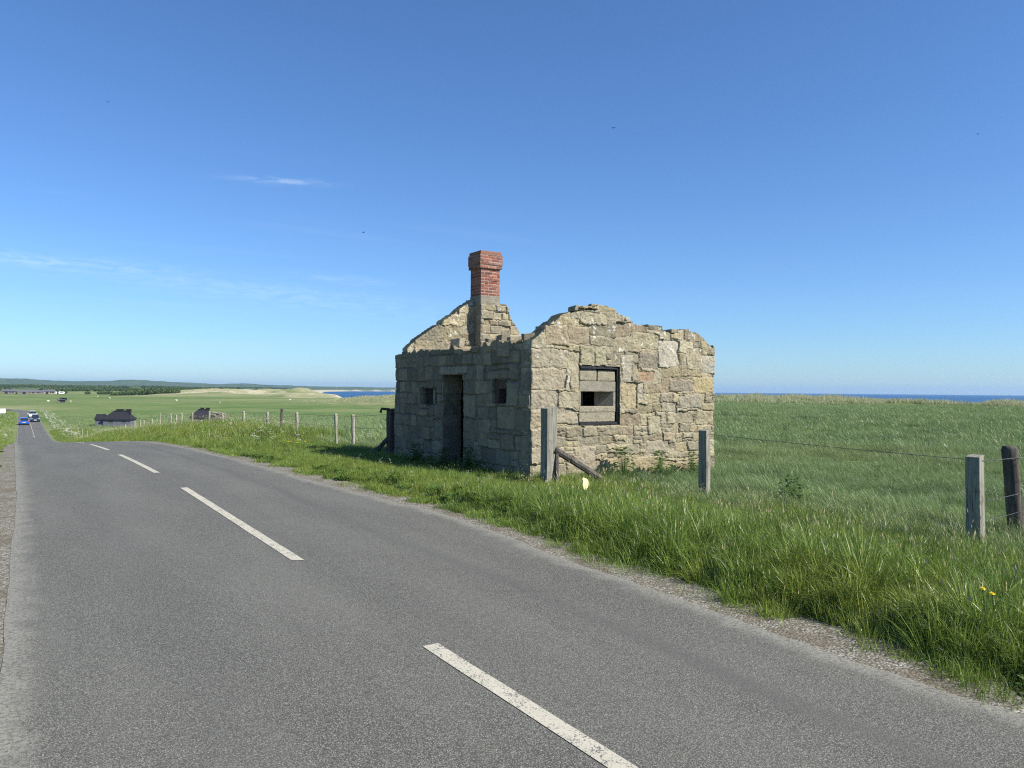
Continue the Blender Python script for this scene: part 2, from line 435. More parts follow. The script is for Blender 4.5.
def strip(name, mat, Ys, lo, hi, ncol, zoff, bump=0, label=''):
    V = []; F = []; acr = []; edg = []
    for Y in Ys:
        c = float(road_c(Y)); a = lo(Y); b = hi(Y)
        for j in range(ncol + 1):
            t = j / ncol; x = a + (b - a) * t
            z = float(prof(Y)) + zoff
            if bump: z += bump * (float(vnoise(x * 9, Y * 9, 5)) - .5) * 2 * (0 if j == 0 else 1)
            V.append((x, Y, z)); acr.append(x - c); edg.append(min(x - a, b - x))
    for i in range(len(Ys) - 1):
        for j in range(ncol):
            q = i * (ncol + 1) + j
            F.append((q, q + 1, q + ncol + 2, q + ncol + 1))
    o = mesh_obj(name, V, F, mat, smooth=True, col={'across': np.array(acr), 'edge': np.array(edg)})
    return tag(o, label, None, kind='structure')
Yr = list(np.arange(-8, 30, .12)) + list(np.arange(30, 110, .8)) + list(np.arange(110, 318, 2.0))
def jit(Y, s, a): return float((fbm(Y * 1.6, 0 * Y + s, 91 + s, 4) - .5) * a)
strip('road', M['asphalt'], Yr, lambda Y: -.10 + float(road_c(Y)) + jit(Y, 1, .03), lambda Y: float(road_right(Y)) + jit(Y, 2, .16), 26, 0, 0,
      'grey asphalt country road running over a crest')
strip('gravel_edge', M['gravel'], [y for y in Yr if y < 120], lambda Y: float(road_right(Y)) - .25, lambda Y: float(road_right(Y)) + .50 + jit(Y, 3, .35), 12, -.004, .003,
      'pale gravel edge between asphalt and grass verge')
strip('gravel_edge', M['gravel'], [y for y in Yr if y < 120], lambda Y: -.40 + float(road_c(Y)) + jit(Y, 4, .25), lambda Y: .15 + float(road_c(Y)), 8, -.004, .003,
      'pale gravel strip along the left road edge')
def dash(y0, y1):
    ys = np.linspace(y0, y1, max(6, int((y1 - y0) / .25)))
    V = []; F = []
    for i, y in enumerate(ys):
        c = 2.16 + float(road_c(y)); z = float(prof(y)) + .004
        s = (.03 if i in (0,) else 0) 
        V += [(c - .054 + jit(y * 6, 6, .012), y + s, z), (c + .054 + jit(y * 6, 7, .012), y - s, z)]
    for i in range(len(ys) - 1): F.append((2 * i, 2 * i + 1, 2 * i + 3, 2 * i + 2))
    tag(mesh_obj('road_marking', V, F, M['paint']), 'worn white centre line dash', None, 'centre line dashes', 'structure')
for a, b in [(-4.8, -1.7), (-1.7 + .01, 4.35), (7.12, 13.25), (16.0, 22.1), (25.0, 31.0), (34, 40), (43, 49), (136, 142), (145, 151), (154, 160), (163, 169), (172, 178), (181, 187), (190, 196)]:
    if a == -4.8: continue
    dash(a, b)
sea = mesh_obj('sea', [(-15000, -15000, -10.6), (15000, -15000, -10.6), (15000, 15000, -10.6), (-15000, 15000, -10.6)], [(0, 1, 2, 3)], M['sea'])
tag(sea, 'deep blue sea reaching the horizon', None, kind='structure')

# ---------------------------------------------------------------- stone walls as real relief
def layout(W, H, res, style, rects, seed):
    """raster of stone ids: uneven courses, split and merged, then the special stones"""
    rg = np.random.default_rng(seed)
    nu, nv = int(round(W / res)) + 1, int(round(H / res)) + 1
    u = np.linspace(0, W, nu); v = np.linspace(0, H, nv)
    U, Vv = np.meshgrid(u, v, indexing='ij')
    wu = U + (fbm(U * 2.2, Vv * 2.2, seed + 1, 3) - .5) * style['warp'] + (fbm(U * 9, Vv * 9, seed + 3, 3) - .5) * style.get('warp2', .03)
    wv = Vv + (fbm(U * 1.6, Vv * 1.6, seed + 2, 3) - .5) * style['warp'] + (fbm(U * 8, Vv * 8, seed + 4, 3) - .5) * style.get('warp2', .03)
    ID = np.zeros(U.shape, int); nid = 1
    if style.get('brick'):
        bh, bl = .075, .225
        row = np.floor(Vv / bh).astype(int); colm = np.floor((U + (row % 2) * bl / 2) / bl).astype(int)
        ID = row * 100 + colm + 1
    else:
        y = -.05
        while y < H + .1:
            h = rg.choice(style['h2'] if ('h2' in style and y > style['hsw']) else style['h']) * rg.uniform(.85, 1.15)
            x = -rg.uniform(0, .3)
            while x < W + .1:
                w = h * rg.uniform(*style['asp'])
                w = min(max(w, .14), .85)
                m = (wu >= x) & (wu < x + w) & (wv >= y) & (wv < y + h)
                q = rg.random()
                if q < style['split'] and h > .17:      # two thin stones in place of one
                    t = y + h * rg.uniform(.35, .65)
                    ID[m & (wv < t)] = nid; nid += 1; ID[m & (wv >= t)] = nid; nid += 1
                elif q < style['split'] * 1.6 and w > .3:
                    t = x + w * rg.uniform(.35, .65); t2 = y + h * rg.uniform(.4, .6)
                    ID[m & (wu < t)] = nid; nid += 1
                    ID[m & (wu >= t) & (wv < t2)] = nid; nid += 1; ID[m & (wu >= t) & (wv >= t2)] = nid; nid += 1
                else:
                    ID[m] = nid; nid += 1
                x += w
            y += h
        for k in range(style.get('big', 0)):            # tall stones that break the courses
            x0 = rg.uniform(0, W); y0 = rg.uniform(0, H); w = rg.uniform(.28, .5); h = rg.uniform(.3, .45)
            ID[(wu >= x0) & (wu < x0 + w) & (wv >= y0) & (wv < y0 + h)] = nid; nid += 1
    special = {}
    for (x0, x1, y0, y1, c) in rects:
        ID[(wu >= x0) & (wu < x1) & (wv >= y0) & (wv < y1)] = nid
        if c is not None: special[nid] = c
        nid += 1
    # distance to a different stone, in cells
    D = np.full(ID.shape, 9.0)
    K = int(round(style['round'] / res)) + 1
    for du in range(-K, K + 1):
        for dv in range(-K, K + 1):
            dd = math.hypot(du, dv)
            if dd == 0 or dd > K: continue
            S = np.roll(np.roll(ID, du, 0), dv, 1)
            D = np.where(S != ID, np.minimum(D, dd), D)
    D = (D - .5) * res
    return U, Vv, ID, D, special
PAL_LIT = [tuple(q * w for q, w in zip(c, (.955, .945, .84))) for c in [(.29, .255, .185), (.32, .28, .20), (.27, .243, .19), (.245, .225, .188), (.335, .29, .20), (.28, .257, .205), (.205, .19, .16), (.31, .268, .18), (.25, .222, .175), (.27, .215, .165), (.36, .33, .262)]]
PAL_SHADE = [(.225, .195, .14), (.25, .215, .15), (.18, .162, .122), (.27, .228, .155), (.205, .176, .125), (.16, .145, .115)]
def wall(name, org, udir, ndir, W, H, T, top, holes, rects, style, mat, parent, seed, pal, res=.016, mort=(.29, .255, .19), lichen=1.0, left=None, right=None):
    """a masonry wall: relief on the outer face, real thickness, ragged top, openings cut through"""
    U, Vv, ID, D, special = layout(W, H, res, style, rects, seed)
    rg = np.random.default_rng(seed + 5)
    N = ID.max() + 1
    offs = rg.normal(0, style['off'], N); tu = rg.normal(0, style['tilt'], N); tv = rg.normal(0, style['tilt'], N)
    jag = rg.uniform(-style['jag'], style['jag'], N)
    cnt = np.bincount(ID.ravel(), minlength=N).astype(float) + 1e-6
    cu = np.bincount(ID.ravel(), U.ravel(), N) / cnt; cv = np.bincount(ID.ravel(), Vv.ravel(), N) / cnt
    e = np.clip(D / style['round'], 0, 1); e = 1 - (1 - e) ** 2
    rough = (fbm(U * 9, Vv * 9, seed + 9, 4) - .5) * style['rough'] + (fbm(U * 28, Vv * 28, seed + 10, 2) - .5) * style['rough'] * .5
    depth = style['mort'] * np.clip(3.4 * fbm(U * 2.6, Vv * 2.6, seed + 11, 3) - .95, .06, 1.6)
    Hh = offs[ID] + tu[ID] * (U - cu[ID]) + tv[ID] * (Vv - cv[ID]) + rough - depth * (1 - e)
    pm = np.array(pal); pm = pm * .62 + pm.mean(0) * .38
    pc = pm[rg.integers(0, len(pal), N)] * rg.uniform(.78, 1.20, N)[:, None]
    for kx, c in special.items(): pc[kx] = np.array(c) * .52 + pm.mean(0) * .38
    Cc = pc[ID]
    mm = np.clip(1 - D / (style['mw']), 0, 1)[..., None]
    Cc = Cc * (1 - mm) + np.array(mort) * (.75 + .5 * fbm(U * 6, Vv * 6, seed + 12, 3))[..., None] * mm
    lich = sstep(H * .45, H * .95, Vv) * lichen
    keep = Vv < top(U) + jag[ID] + (fbm(U * 8, Vv * 8, seed + 13, 2) - .5) * .03
    if left is not None: keep &= U > left(Vv)
    if right is not None: keep &= U < right(Vv)
    for (x0, x1, y0, y1) in holes:
        wob = (fbm(U * 5, Vv * 5, seed + 14, 2) - .5) * .02
        keep &= ~((U > x0 + wob) & (U < x1 + wob) & (Vv > y0 + wob) & (Vv < y1 + wob))
    org = np.array(org, float); ud = np.array(udir, float); nd = np.array(ndir, float); zd = np.array([0, 0, 1.])
    nu, nv = U.shape
    idx = np.arange(nu * nv).reshape(nu, nv)
    fk = keep[:-1, :-1] & keep[1:, :-1] & keep[1:, 1:] & keep[:-1, 1:]
    quads = np.stack([idx[:-1, :-1], idx[1:, :-1], idx[1:, 1:], idx[:-1, 1:]], -1)[fk]
    P = org + U[..., None] * ud + Vv[..., None] * zd + Hh[..., None] * nd
    Bh = (fbm(U * 4, Vv * 4, seed + 20, 3) - .5) * .05
    Bp = org + U[..., None] * ud + Vv[..., None] * zd - (T + Bh)[..., None] * nd
    # boundary edges of the kept area
    ed = np.concatenate([quads[:, [0, 1]], quads[:, [1, 2]], quads[:, [2, 3]], quads[:, [3, 0]]])
    key = np.sort(ed, 1); kk = key[:, 0].astype(np.int64) * (nu * nv) + key[:, 1]
    uq, first, c_ = np.unique(kk, return_index=True, return_counts=True)
    be = ed[first[c_ == 1]]
    VV = [P.reshape(-1, 3), Bp.reshape(-1, 3)]; CC = [Cc.reshape(-1, 3), (Cc.reshape(-1, 3) * .9)]
    LL = [lich.ravel(), lich.ravel()]
    FF = [quads, (quads + nu * nv)[:, ::-1]]
    bv = np.unique(be)
    segs = max(2, int(T / .06))
    prev = {int(i): int(i) for i in bv}; basei = 2 * nu * nv
    pf, pb = VV[0][bv], VV[1][bv]
    lv = U.ravel()[bv]; lz = Vv.ravel()[bv]
    maps = [bv]
    for s in range(1, segs):
        t = s / segs
        q = pf * (1 - t) + pb * t
        jt = (fbm(lv * 5 + 31, lz * 5 + t * 3.0, seed + 30, 3) - .5) * .035
        q = q + ud * jt[:, None] + zd * jt[:, None] * .6
        VV.append(q); CC.append(CC[0][bv] * (.8 + .4 * vnoise(lv * 3 + 7 * t, lz * 4, seed + 31))[:, None]); LL.append(LL[0][bv])
        maps.append(basei + np.arange(len(bv))); basei += len(bv)
    maps.append(bv + nu * nv)
    loc = np.searchsorted(bv, be)
    for a, b in zip(maps, maps[1:]):
        FF.append(np.stack([a[loc[:, 1]], a[loc[:, 0]], b[loc[:, 0]], b[loc[:, 1]]], -1))
    V = np.concatenate(VV); C = np.concatenate(CC); L = np.concatenate(LL); F = np.concatenate(FF)
    used = np.unique(F); rem = np.full(len(V), -1); rem[used] = np.arange(len(used))
    V = V[used]; C = C[used]; L = L[used]; F = rem[F]
    if parent is not None: V = V - np.array(parent.location)
    o = mesh_obj(name, V, F, mat, parent, smooth=False, col={'Col': C, 'Lich': L})
    bm = bmesh.new(); bm.from_mesh(o.data); bmesh.ops.recalc_face_normals(bm, faces=bm.faces); bm.to_mesh(o.data); bm.free()
    return o

HX0, HX1, HY0, HY1 = 7.6, 12.25, 11.4, 17.37
GZ = -.35
hut = empty('stone_hut', (9.9, 14.4, 0))
tag(hut, 'roofless sandstone hut ruin with red brick chimney beside the road', 'ruined hut')
RUB = dict(h=[.13, .17, .20, .24], h2=[.26, .31, .36], hsw=1.75, asp=(1.0, 2.7), split=.22, warp=.11, warp2=.055, big=5, round=.022, off=.010, tilt=.035, jag=.06, rough=.032, mort=.021, mw=.014)
ASH = dict(h=[.24, .28, .33, .36], asp=(.9, 2.0), split=.12, warp=.05, warp2=.03, big=3, round=.026, off=.013, tilt=.03, jag=.035, rough=.026, mort=.040, mw=.018)
# near gable: u runs along +X from the road corner
def gtop(u):
    X = u + HX0
    return interp(X, [7.5, 7.62, 7.80, 7.95, 8.05, 8.25, 8.42, 8.62, 8.82, 8.98, 9.16, 9.50, 9.55, 9.80, 9.97, 10.06, 10.4, 10.70, 11.0, 11.52, 11.72, 11.87, 12.0, 12.1, 12.25, 12.4],
                  [2.52, 2.54, 2.69, 2.79, 2.88, 3.02, 3.09, 3.13, 3.17, 3.16, 3.23, 3.21, 3.13, 3.06, 2.95, 2.90, 2.88, 2.88, 2.84, 2.88, 2.85, 2.77, 2.70, 2.63, 2.54, 2.50]) - GZ
z0 = GZ
def rz(a): return a - GZ
grects = [(8.66 - HX0, 9.02 - HX0, rz(2.09), rz(2.46), (.38, .345, .23)), (9.03 - HX0, 9.32 - HX0, rz(2.10), rz(2.46), (.37, .345, .235)),
          (10.62 - HX0, 11.22 - HX0, rz(2.10), rz(2.62), (.47, .44, .37)), (11.88 - HX0, 12.3 - HX0, rz(1.98), rz(2.34), (.46, .43, .36)),
          (11.42 - HX0, 11.86 - HX0, rz(2.04), rz(2.48), (.38, .33, .23)), (10.1 - HX0, 10.6 - HX0, rz(2.05), rz(2.36), (.25, .22, .175)),
          (7.5 - HX0, 8.36 - HX0, rz(1.62), rz(2.0), (.38, .335, .25)), (7.5 - HX0, 7.99 - HX0, rz(2.01), rz(2.36), (.36, .32, .24)), (8.0 - HX0, 8.47 - HX0, rz(2.02), rz(2.36), (.37, .33, .25)),
          (8.38 - HX0, 8.68 - HX0, rz(1.70), rz(2.36), (.38, .34, .24)), (8.37 - HX0, 8.47 - HX0, rz(1.6), rz(1.98), (.56, .53, .46)),
          (9.68 - HX0, 9.95 - HX0, rz(1.78), rz(2.30), (.40, .37, .30)), (9.68 - HX0, 10.08 - HX0, rz(1.26), rz(1.76), (.44, .36, .22)), (10.09 - HX0, 10.24 - HX0, rz(1.46), rz(1.76), (.44, .41, .34)),
          (10.1 - HX0, 10.52 - HX0, rz(1.79), rz(2.0), (.33, .20, .125)), (11.62 - HX0, 12.3 - HX0, rz(1.55), rz(1.90), (.44, .36, .19)), (10.95 - HX0, 11.6 - HX0, rz(1.58), rz(1.82), (.25, .215, .175)),
          (7.5 - HX0, 8.18 - HX0, rz(1.26), rz(1.60), (.36, .32, .25)), (7.5 - HX0, 7.92 - HX0, rz(.93), rz(1.25), (.37, .32, .23)), (7.5 - HX0, 8.12 - HX0, rz(.60), rz(.92), (.35, .31, .24)), (7.5 - HX0, 7.9 - HX0, rz(.28), rz(.59), (.37, .33, .25)), (8.02 - HX0, 8.66 - HX0, rz(1.0), rz(1.25), (.36, .32, .24)), (8.22 - HX0, 8.66 - HX0, rz(1.27), rz(1.58), (.35, .31, .22)), (10.3 - HX0, 10.9 - HX0, rz(.34), rz(.62), (.36, .32, .24)), (11.7 - HX0, 12.3 - HX0, rz(.9), rz(1.2), (.38, .33, .22)), (11.2 - HX0, 11.85 - HX0, rz(1.24), rz(1.53), (.33, .30, .24)), (8.62 - HX0, 9.05 - HX0, rz(.12), rz(.55), (.38, .33, .25)), (9.2 - HX0, 10.7 - HX0, rz(.02), rz(.30), (.42, .35, .205)), (10.75 - HX0, 11.8 - HX0, rz(-.1), rz(.20), (.42, .35, .215)),
          (9.9 - HX0, 10.62 - HX0, rz(2.4), rz(2.72), (.39, .35, .235)), (8.7 - HX0, 9.3 - HX0, rz(2.86), rz(3.08), (.38, .34, .24)), (7.9 - HX0, 8.4 - HX0, rz(2.42), rz(2.78), (.36, .29, .20)), (8.42 - HX0, 8.9 - HX0, rz(2.48), rz(2.80), (.30, .24, .17))]
gw = wall('wall', (HX0 + .02, HY0, z0), (1, 0, 0), (0, -1, 0), HX1 - HX0 - .02, 3.7, .34, gtop,
          [(8.70 - HX0 - .02, 9.67 - HX0 - .02, rz(.96), rz(2.075))], grects, RUB, M['stone'], hut, 11, PAL_LIT, .015)
gw['label'] = 'sunlit rubble gable wall with broken rounded top'
# road-side wall: u runs from the far end (Y=HY1) towards the near corner
def lu(y): return HY1 - y
_bump = [(17.1, .03, .1), (16.0, .05, .12), (15.1, .0, .2), (14.42, .14, .10), (13.75, -.08, .16), (13.05, .13, .08), (12.55, .15, .2), (12.15, .15, .12), (11.7, .10, .2)]
def ltop(u):
    y = HY1 - u; t = 2.47 + 0 * u
    for c, a, w in _bump: t = t + a * np.exp(-((y - c) / (w * 1.15)) ** 4) * .62
    t = np.where(y < 11.62, np.minimum(t, 2.52), t)
    return t - GZ
lrects = [(lu(14.95), lu(13.72), rz(1.92), rz(2.10), (.37, .34, .27)), (lu(15.2), lu(14.82), rz(0), rz(.5), None), (lu(15.2), lu(14.82), rz(.52), rz(.95), None), (lu(15.12), lu(14.82), rz(.97), rz(1.34), None),
          (lu(13.9), lu(13.45), rz(0), rz(.55), None), (lu(13.9), lu(13.3), rz(.57), rz(1.02), None), (lu(13.9), lu(13.4), rz(1.04), rz(1.5), None), (lu(12.9), lu(12.1), rz(1.8), rz(1.98), (.27, .23, .17)),
          (lu(12.2), lu(11.80), rz(1.3), rz(1.75), (.33, .30, .22)), (lu(11.78), lu(11.3), rz(1.6), rz(2.0), None), (lu(11.9), lu(11.3), rz(.85), rz(1.25), None), (lu(12.6), lu(11.95), rz(.86), rz(1.3), (.34, .30, .21))]
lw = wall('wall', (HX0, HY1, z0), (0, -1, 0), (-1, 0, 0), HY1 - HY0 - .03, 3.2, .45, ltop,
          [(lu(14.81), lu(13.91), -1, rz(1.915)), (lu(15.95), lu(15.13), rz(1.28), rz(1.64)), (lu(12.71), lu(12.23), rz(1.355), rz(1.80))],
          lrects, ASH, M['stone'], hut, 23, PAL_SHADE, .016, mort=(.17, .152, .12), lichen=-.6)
lw['label'] = 'shaded road-side wall with doorway and two loopholes'
# far gable, seen over the road-side wall: its inner face is the one with relief towards us
def ftop(u):
    X = u + HX0 + .05
    return interp(X, [7.5, 7.75, 8.36, 8.9, 9.36, 9.46, 9.7, 10.2, 10.3, 10.66, 10.95, 11.3, 12.3], [2.50, 2.72, 3.12, 3.50, 3.86, 3.90, 3.80, 3.72, 3.44, 3.06, 2.82, 2.70, 2.52]) - GZ
fw_ = wall('wall', (HX0 + .05, HY1 - .66, z0), (1, 0, 0), (0, -1, 0), HX1 - HX0 - .10, 4.5, .34, ftop, [], [], dict(RUB, jag=.035, big=3, off=.02, rough=.045), M['stone'], hut, 37, PAL_LIT, .022)
fw_['label'] = 'far gable wall rising to the chimney'
def rtop(u): return 2.40 + .12 * (fbm(u * 2, u * 0, 3, 3) - .5) - GZ
rw = wall('wall', (HX1, HY0 + .42, z0), (0, 1, 0), (1, 0, 0), HY1 - HY0 - .80, 3.0, .43, rtop, [], [], ASH, M['stone'], hut, 43, PAL_LIT, .035)
rw['label'] = 'seaward wall of the hut'
# chimney: stone breast, concrete band, brick stack with corbelled head
def btop(u): return interp(u + 9.22, [9.2, 9.44, 9.50, 10.18, 10.22, 10.32, 10.62, 10.9], [3.60, 3.74, 3.78, 3.76, 3.72, 3.42, 3.02, 2.80]) - 1.9
chim = wall('chimney', (9.44, 16.38, 1.9), (1, 0, 0), (0, -1, 0), 1.46, 2.0, .545, lambda u: btop(u + .22), [], [], dict(ASH, h=[.15, .19, .22], jag=.02, big=0), M['stone'], hut, 51, PAL_LIT, .02)
def brick_box(name, x0, x1, y0, y1, z0, z1, parent, seed, pal, cap=True):
    st = dict(brick=True, warp=.004, round=.011, off=.003, tilt=.01, jag=0, rough=.006, mort=.009, mw=.009)
    V = []; C = []; F = []; L = []; base = 0
    for k, (org, ud, nd, W) in enumerate([((x0, y0), (1, 0), (0, -1), x1 - x0), ((x1, y0), (0, 1), (1, 0), y1 - y0), ((x1, y1), (-1, 0), (0, 1), x1 - x0), ((x0, y1), (0, -1), (-1, 0), y1 - y0)]):
        res = .0125; H = z1 - z0
        U, Vv, ID, D, sp = layout(W, H, res, st, [], seed)
        ID = ID + 0; N = ID.max() + 1
        rg = np.random.default_rng(seed + k)
        pc = np.array(pal)[rg.integers(0, len(pal), N)] * rg.uniform(.8, 1.2, N)[:, None]
        e = np.clip(D / st['round'], 0, 1)
        h = rg.normal(0, .004, N)[ID] - .011 * (1 - e) + (fbm(U * 20, Vv * 20, seed + k, 3) - .5) * .012
        rim = np.minimum(np.minimum(U, W - U), 1)          # corners stay closed
        h = np.where(rim < res * .5, 0, h)
        mm = np.clip(1 - D / .012, 0, 1)[..., None]
        c = pc[ID] * (1 - mm) + np.array((.34, .29, .24)) * mm
        P = np.zeros(U.shape + (3,))
        P[..., 0] = org[0] + U * ud[0] + h * nd[0]; P[..., 1] = org[1] + U * ud[1] + h * nd[1]; P[..., 2] = z0 + Vv * H / max(Vv.max(), 1e-6)
        n, m = U.shape; idx = np.arange(n * m).reshape(n, m) + base
        F.append(np.stack([idx[:-1, :-1], idx[1:, :-1], idx[1:, 1:], idx[:-1, 1:]], -1).reshape(-1, 4))
        V.append(P.reshape(-1, 3)); C.append(c.reshape(-1, 3)); base += n * m
    for zz, rev in ((z1, False), (z0, True)):
        q = np.array([[x0, y0, zz], [x1, y0, zz], [x1, y1, zz], [x0, y1, zz]])
        V.append(q); C.append(np.tile(np.array([[.33, .22, .17]]), (4, 1))); f = np.array([[0, 1, 2, 3]]) + base
        F.append(f[:, ::-1] if rev else f); base += 4
    V = np.concatenate(V) - np.array(hut.location); C = np.concatenate(C)
    return mesh_obj(name, V, np.concatenate(F), M['brick'], parent, col={'Col': C})
RED = [(.235, .078, .050), (.27, .098, .064), (.20, .070, .052), (.29, .125, .085), (.235, .09, .066), (.155, .07, .055)]
mb = MB(); mb.box(9.43 - 9.9, 9.985 - 9.9, 16.39 - 14.4, 16.93 - 14.4, 3.70, 3.945)
mb.build('chimney_band', M['concrete'], chim, .012)
mb = None
brick_box('brick_stack', 9.44, 9.98, 16.40, 16.92, 3.94, 4.615, chim, 61, RED)
brick_box('corbel', 9.40, 10.02, 16.36, 16.96, 4.615, 4.705, chim, 62, RED)
brick_box('chimney_head', 9.39, 10.03, 16.35, 16.97, 4.705, 4.96, chim, 63, [(.25, .10, .07), (.27, .125, .09), (.23, .095, .068), (.20, .115, .09)])
mb = MB(); mb.box(9.41 - 9.9, 10.01 - 9.9, 16.37 - 14.4, 16.95 - 14.4, 4.96, 5.045)
rim_ = mb.build('chimney_rim', M['brick'], chim, .01)
_a = rim_.data.attributes.new('Col', 'FLOAT_COLOR', 'POINT')
for d_ in _a.data: d_.color = (.24, .12, .085, 1)
rs = random.Random(5)
def loose(x, y, z, a, b, c, tilt=0):
    t = rs.uniform(-.5, .5); pts = []
    for zz in (0, c):
        for sx_, sy_ in ((-1, -1), (1, -1), (1, 1), (-1, 1)):
            px_, py_ = sx_ * a * rs.uniform(.36, .56), sy_ * b * rs.uniform(.36, .56)
            pts.append((px_ * math.cos(t) - py_ * math.sin(t), px_ * math.sin(t) + py_ * math.cos(t), zz + px_ * tilt + rs.uniform(-.02, .02)))
    mb = MB(); mb.hexa(pts); o = mb.build('loose_stone', M['stone'], hut, .016); o.location = (x - 9.9, y - 14.4, z)
    ca = o.data.attributes.new('Col', 'FLOAT_COLOR', 'POINT'); k = rs.uniform(.8, 1.15); ca.data.foreach_set('color', np.tile(np.array([.25 * k, .225 * k, .165 * k, 1], np.float32), len(o.data.vertices)))
for X_ in (8.72, 8.95, 9.2, 9.36, 9.85, 10.2, 11.1, 11.45):
    loose(X_, HY0 + rs.uniform(.10, .2), float(gtop(np.array(X_ - HX0))) + GZ - .05, rs.uniform(.16, .30), rs.uniform(.16, .24), rs.uniform(.05, .09))
for y_, h_ in ((14.45, .15), (13.05, .09), (12.6, .13), (11.72, .13), (12.25, .09), (15.4, .06), (16.4, .06), (13.6, .05)):
    loose(HX0 + .16, y_, float(ltop(np.array(HY1 - y_))) + GZ - .06, .22, rs.uniform(.16, .28), h_ + .04)
for X_ in (8.05, 8.75, 9.3):
    loose(X_ + .06, HY1 - .54, float(ftop(np.array(X_ - HX0 - .05))) + GZ - .05, rs.uniform(.18, .26), .22, rs.uniform(.05, .09), .6)
# unseen slab added to darken the inside, then floor of the gun post
def hb(x0, x1, y0, y1, z0, z1): return (x0 - 9.9, x1 - 9.9, y0 - 14.4, y1 - 14.4, z0, z1)
mb = MB(); mb.box(*hb(HX0 + .44, HX1 - .42, HY0 + .44, HY1 - .86, 2.10, 2.25)); mb.build('added_shade_slab', M['soil'], hut)
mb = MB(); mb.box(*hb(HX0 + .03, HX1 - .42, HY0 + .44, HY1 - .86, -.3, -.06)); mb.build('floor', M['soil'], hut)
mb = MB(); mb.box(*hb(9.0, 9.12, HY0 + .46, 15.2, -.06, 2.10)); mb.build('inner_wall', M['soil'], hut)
# embrasure in the gable window
win = MB()
yb = HY0 + .06
win.box(*hb(8.74, 9.16, yb + .0, yb + .30, 1.79, 2.015)); win.box(*hb(9.175, 9.60, yb + .012, yb + .31, 1.79, 2.005))
wo = win.build('window', M['conc_pale'], hut, .035, jitter=.012)
mb = MB(); mb.box(*hb(8.702, 8.726, HY0 + .045, HY0 + .30, .962, 2.07)); mb.box(*hb(9.632, 9.668, HY0 + .045, HY0 + .30, .962, 2.07)); mb.box(*hb(8.735, 9.63, HY0 + .028, HY0 + .30, 2.02, 2.072)); mb.box(*hb(8.735, 9.63, HY0 + .028, HY0 + .30, .962, 1.012)); mb.build('shade_frame', M['black'], wo, .004)  # black strips stand in for the shade in the window reveal
mb = MB(); mb.box(*hb(8.735, 9.61, yb + .006, yb + .30, 1.592, 1.787)); mb.build('lintel', M['concrete'], wo, .012)
mb = MB(); mb.box(*hb(8.73, 9.61, yb + .004, yb + .32, 1.205, 1.312)); mb.box(*hb(8.74, 9.605, yb + .014, yb + .32, 1.02, 1.20)); mb.build('sill', M['conc_pale'], wo, .012)
mb = MB()
def prism(mb, pts, z0, z1):
    n = len(pts); mb.loft([[(x - 9.9, y - 14.4, z0) for x, y in pts], [(x - 9.9, y - 14.4, z1) for x, y in pts]])
prism(mb, [(9.56, yb + .01), (9.61, yb + .01), (9.61, yb + .32), (9.34, yb + .32)], 1.314, 1.590)
mb.build('splayed_cheek', M['concrete'], wo)
mb = MB(); prism(mb, [(8.735, yb + .01), (8.775, yb + .01), (8.80, yb + .32), (8.735, yb + .32)], 1.314, 1.590)
mb.build('cheek', M['concrete'], wo)
# loopholes in the road-side wall
M['recess_shade'] = mat_plain('shade_dark_infill', (.038, .036, .033), .95, .1, 0, .3, 6)  # infill colour darkened to carry the shade inside the loophole
lp = MB(); lp.box(*hb(HX0 + .16, HX0 + .34, 15.36, 15.95, 1.26, 1.66)); l1 = lp.build('loophole', M['recess_shade'], hut, .01)
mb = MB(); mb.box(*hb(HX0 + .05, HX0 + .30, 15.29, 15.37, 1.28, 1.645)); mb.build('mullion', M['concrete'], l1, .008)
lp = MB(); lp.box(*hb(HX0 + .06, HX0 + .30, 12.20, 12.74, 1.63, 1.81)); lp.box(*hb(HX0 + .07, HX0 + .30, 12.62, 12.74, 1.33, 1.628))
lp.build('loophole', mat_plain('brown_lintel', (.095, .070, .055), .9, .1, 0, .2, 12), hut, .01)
mb = MB(); mb.box(*hb(HX0 - .02, HX0 + .46, 13.90, 14.82, -.34, .01)); mb.build('doorstep', M['concrete'], hut, .02)

# ---------------------------------------------------------------- fences
def tz(x, y): return float(terrain(x, y))
def square_post(name, x, y, ztop, w, d, mat, rz=0, lean=(0, 0), sink=.4):
    zb = tz(x, y); o = empty(name, (x, y, zb), rz)
    h = ztop - zb; mb = MB(); rings = []
    for t in (-sink / h, 0, .25, .5, .75, 1):
        k = 1 + random.uniform(-.03, .03); cx = lean[0] * max(t, 0) + random.uniform(-.004, .004); cy = lean[1] * max(t, 0)
        z = h * t
        rings.append([(cx + sx * w / 2 * k, cy + sy * d / 2 * k, z + (.012 * sx if t == 1 else 0)) for sx, sy in ((-1, -1), (1, -1), (1, 1), (-1, 1))])
    mb.loft(rings)
    mb.build('shaft', mat, o, .006)
    return o
def round_post(name, x, y, ztop, r, mat, lean=(0, 0), sink=.4):
    zb = tz(x, y); o = empty(name, (x, y, zb)); h = ztop - zb; mb = MB()
    pts = []; rd = []
    for t in (-sink / h, 0, .2, .4, .6, .8, .97, 1):
        pts.append((lean[0] * max(t, 0) + random.uniform(-.006, .006), lean[1] * max(t, 0), h * t)); rd.append(r * random.uniform(.93, 1.05) * (.9 if t == 1 else 1))
    mb.tube(pts, rd, 9); mb.build('shaft', mat, o, smooth=True)
    return o
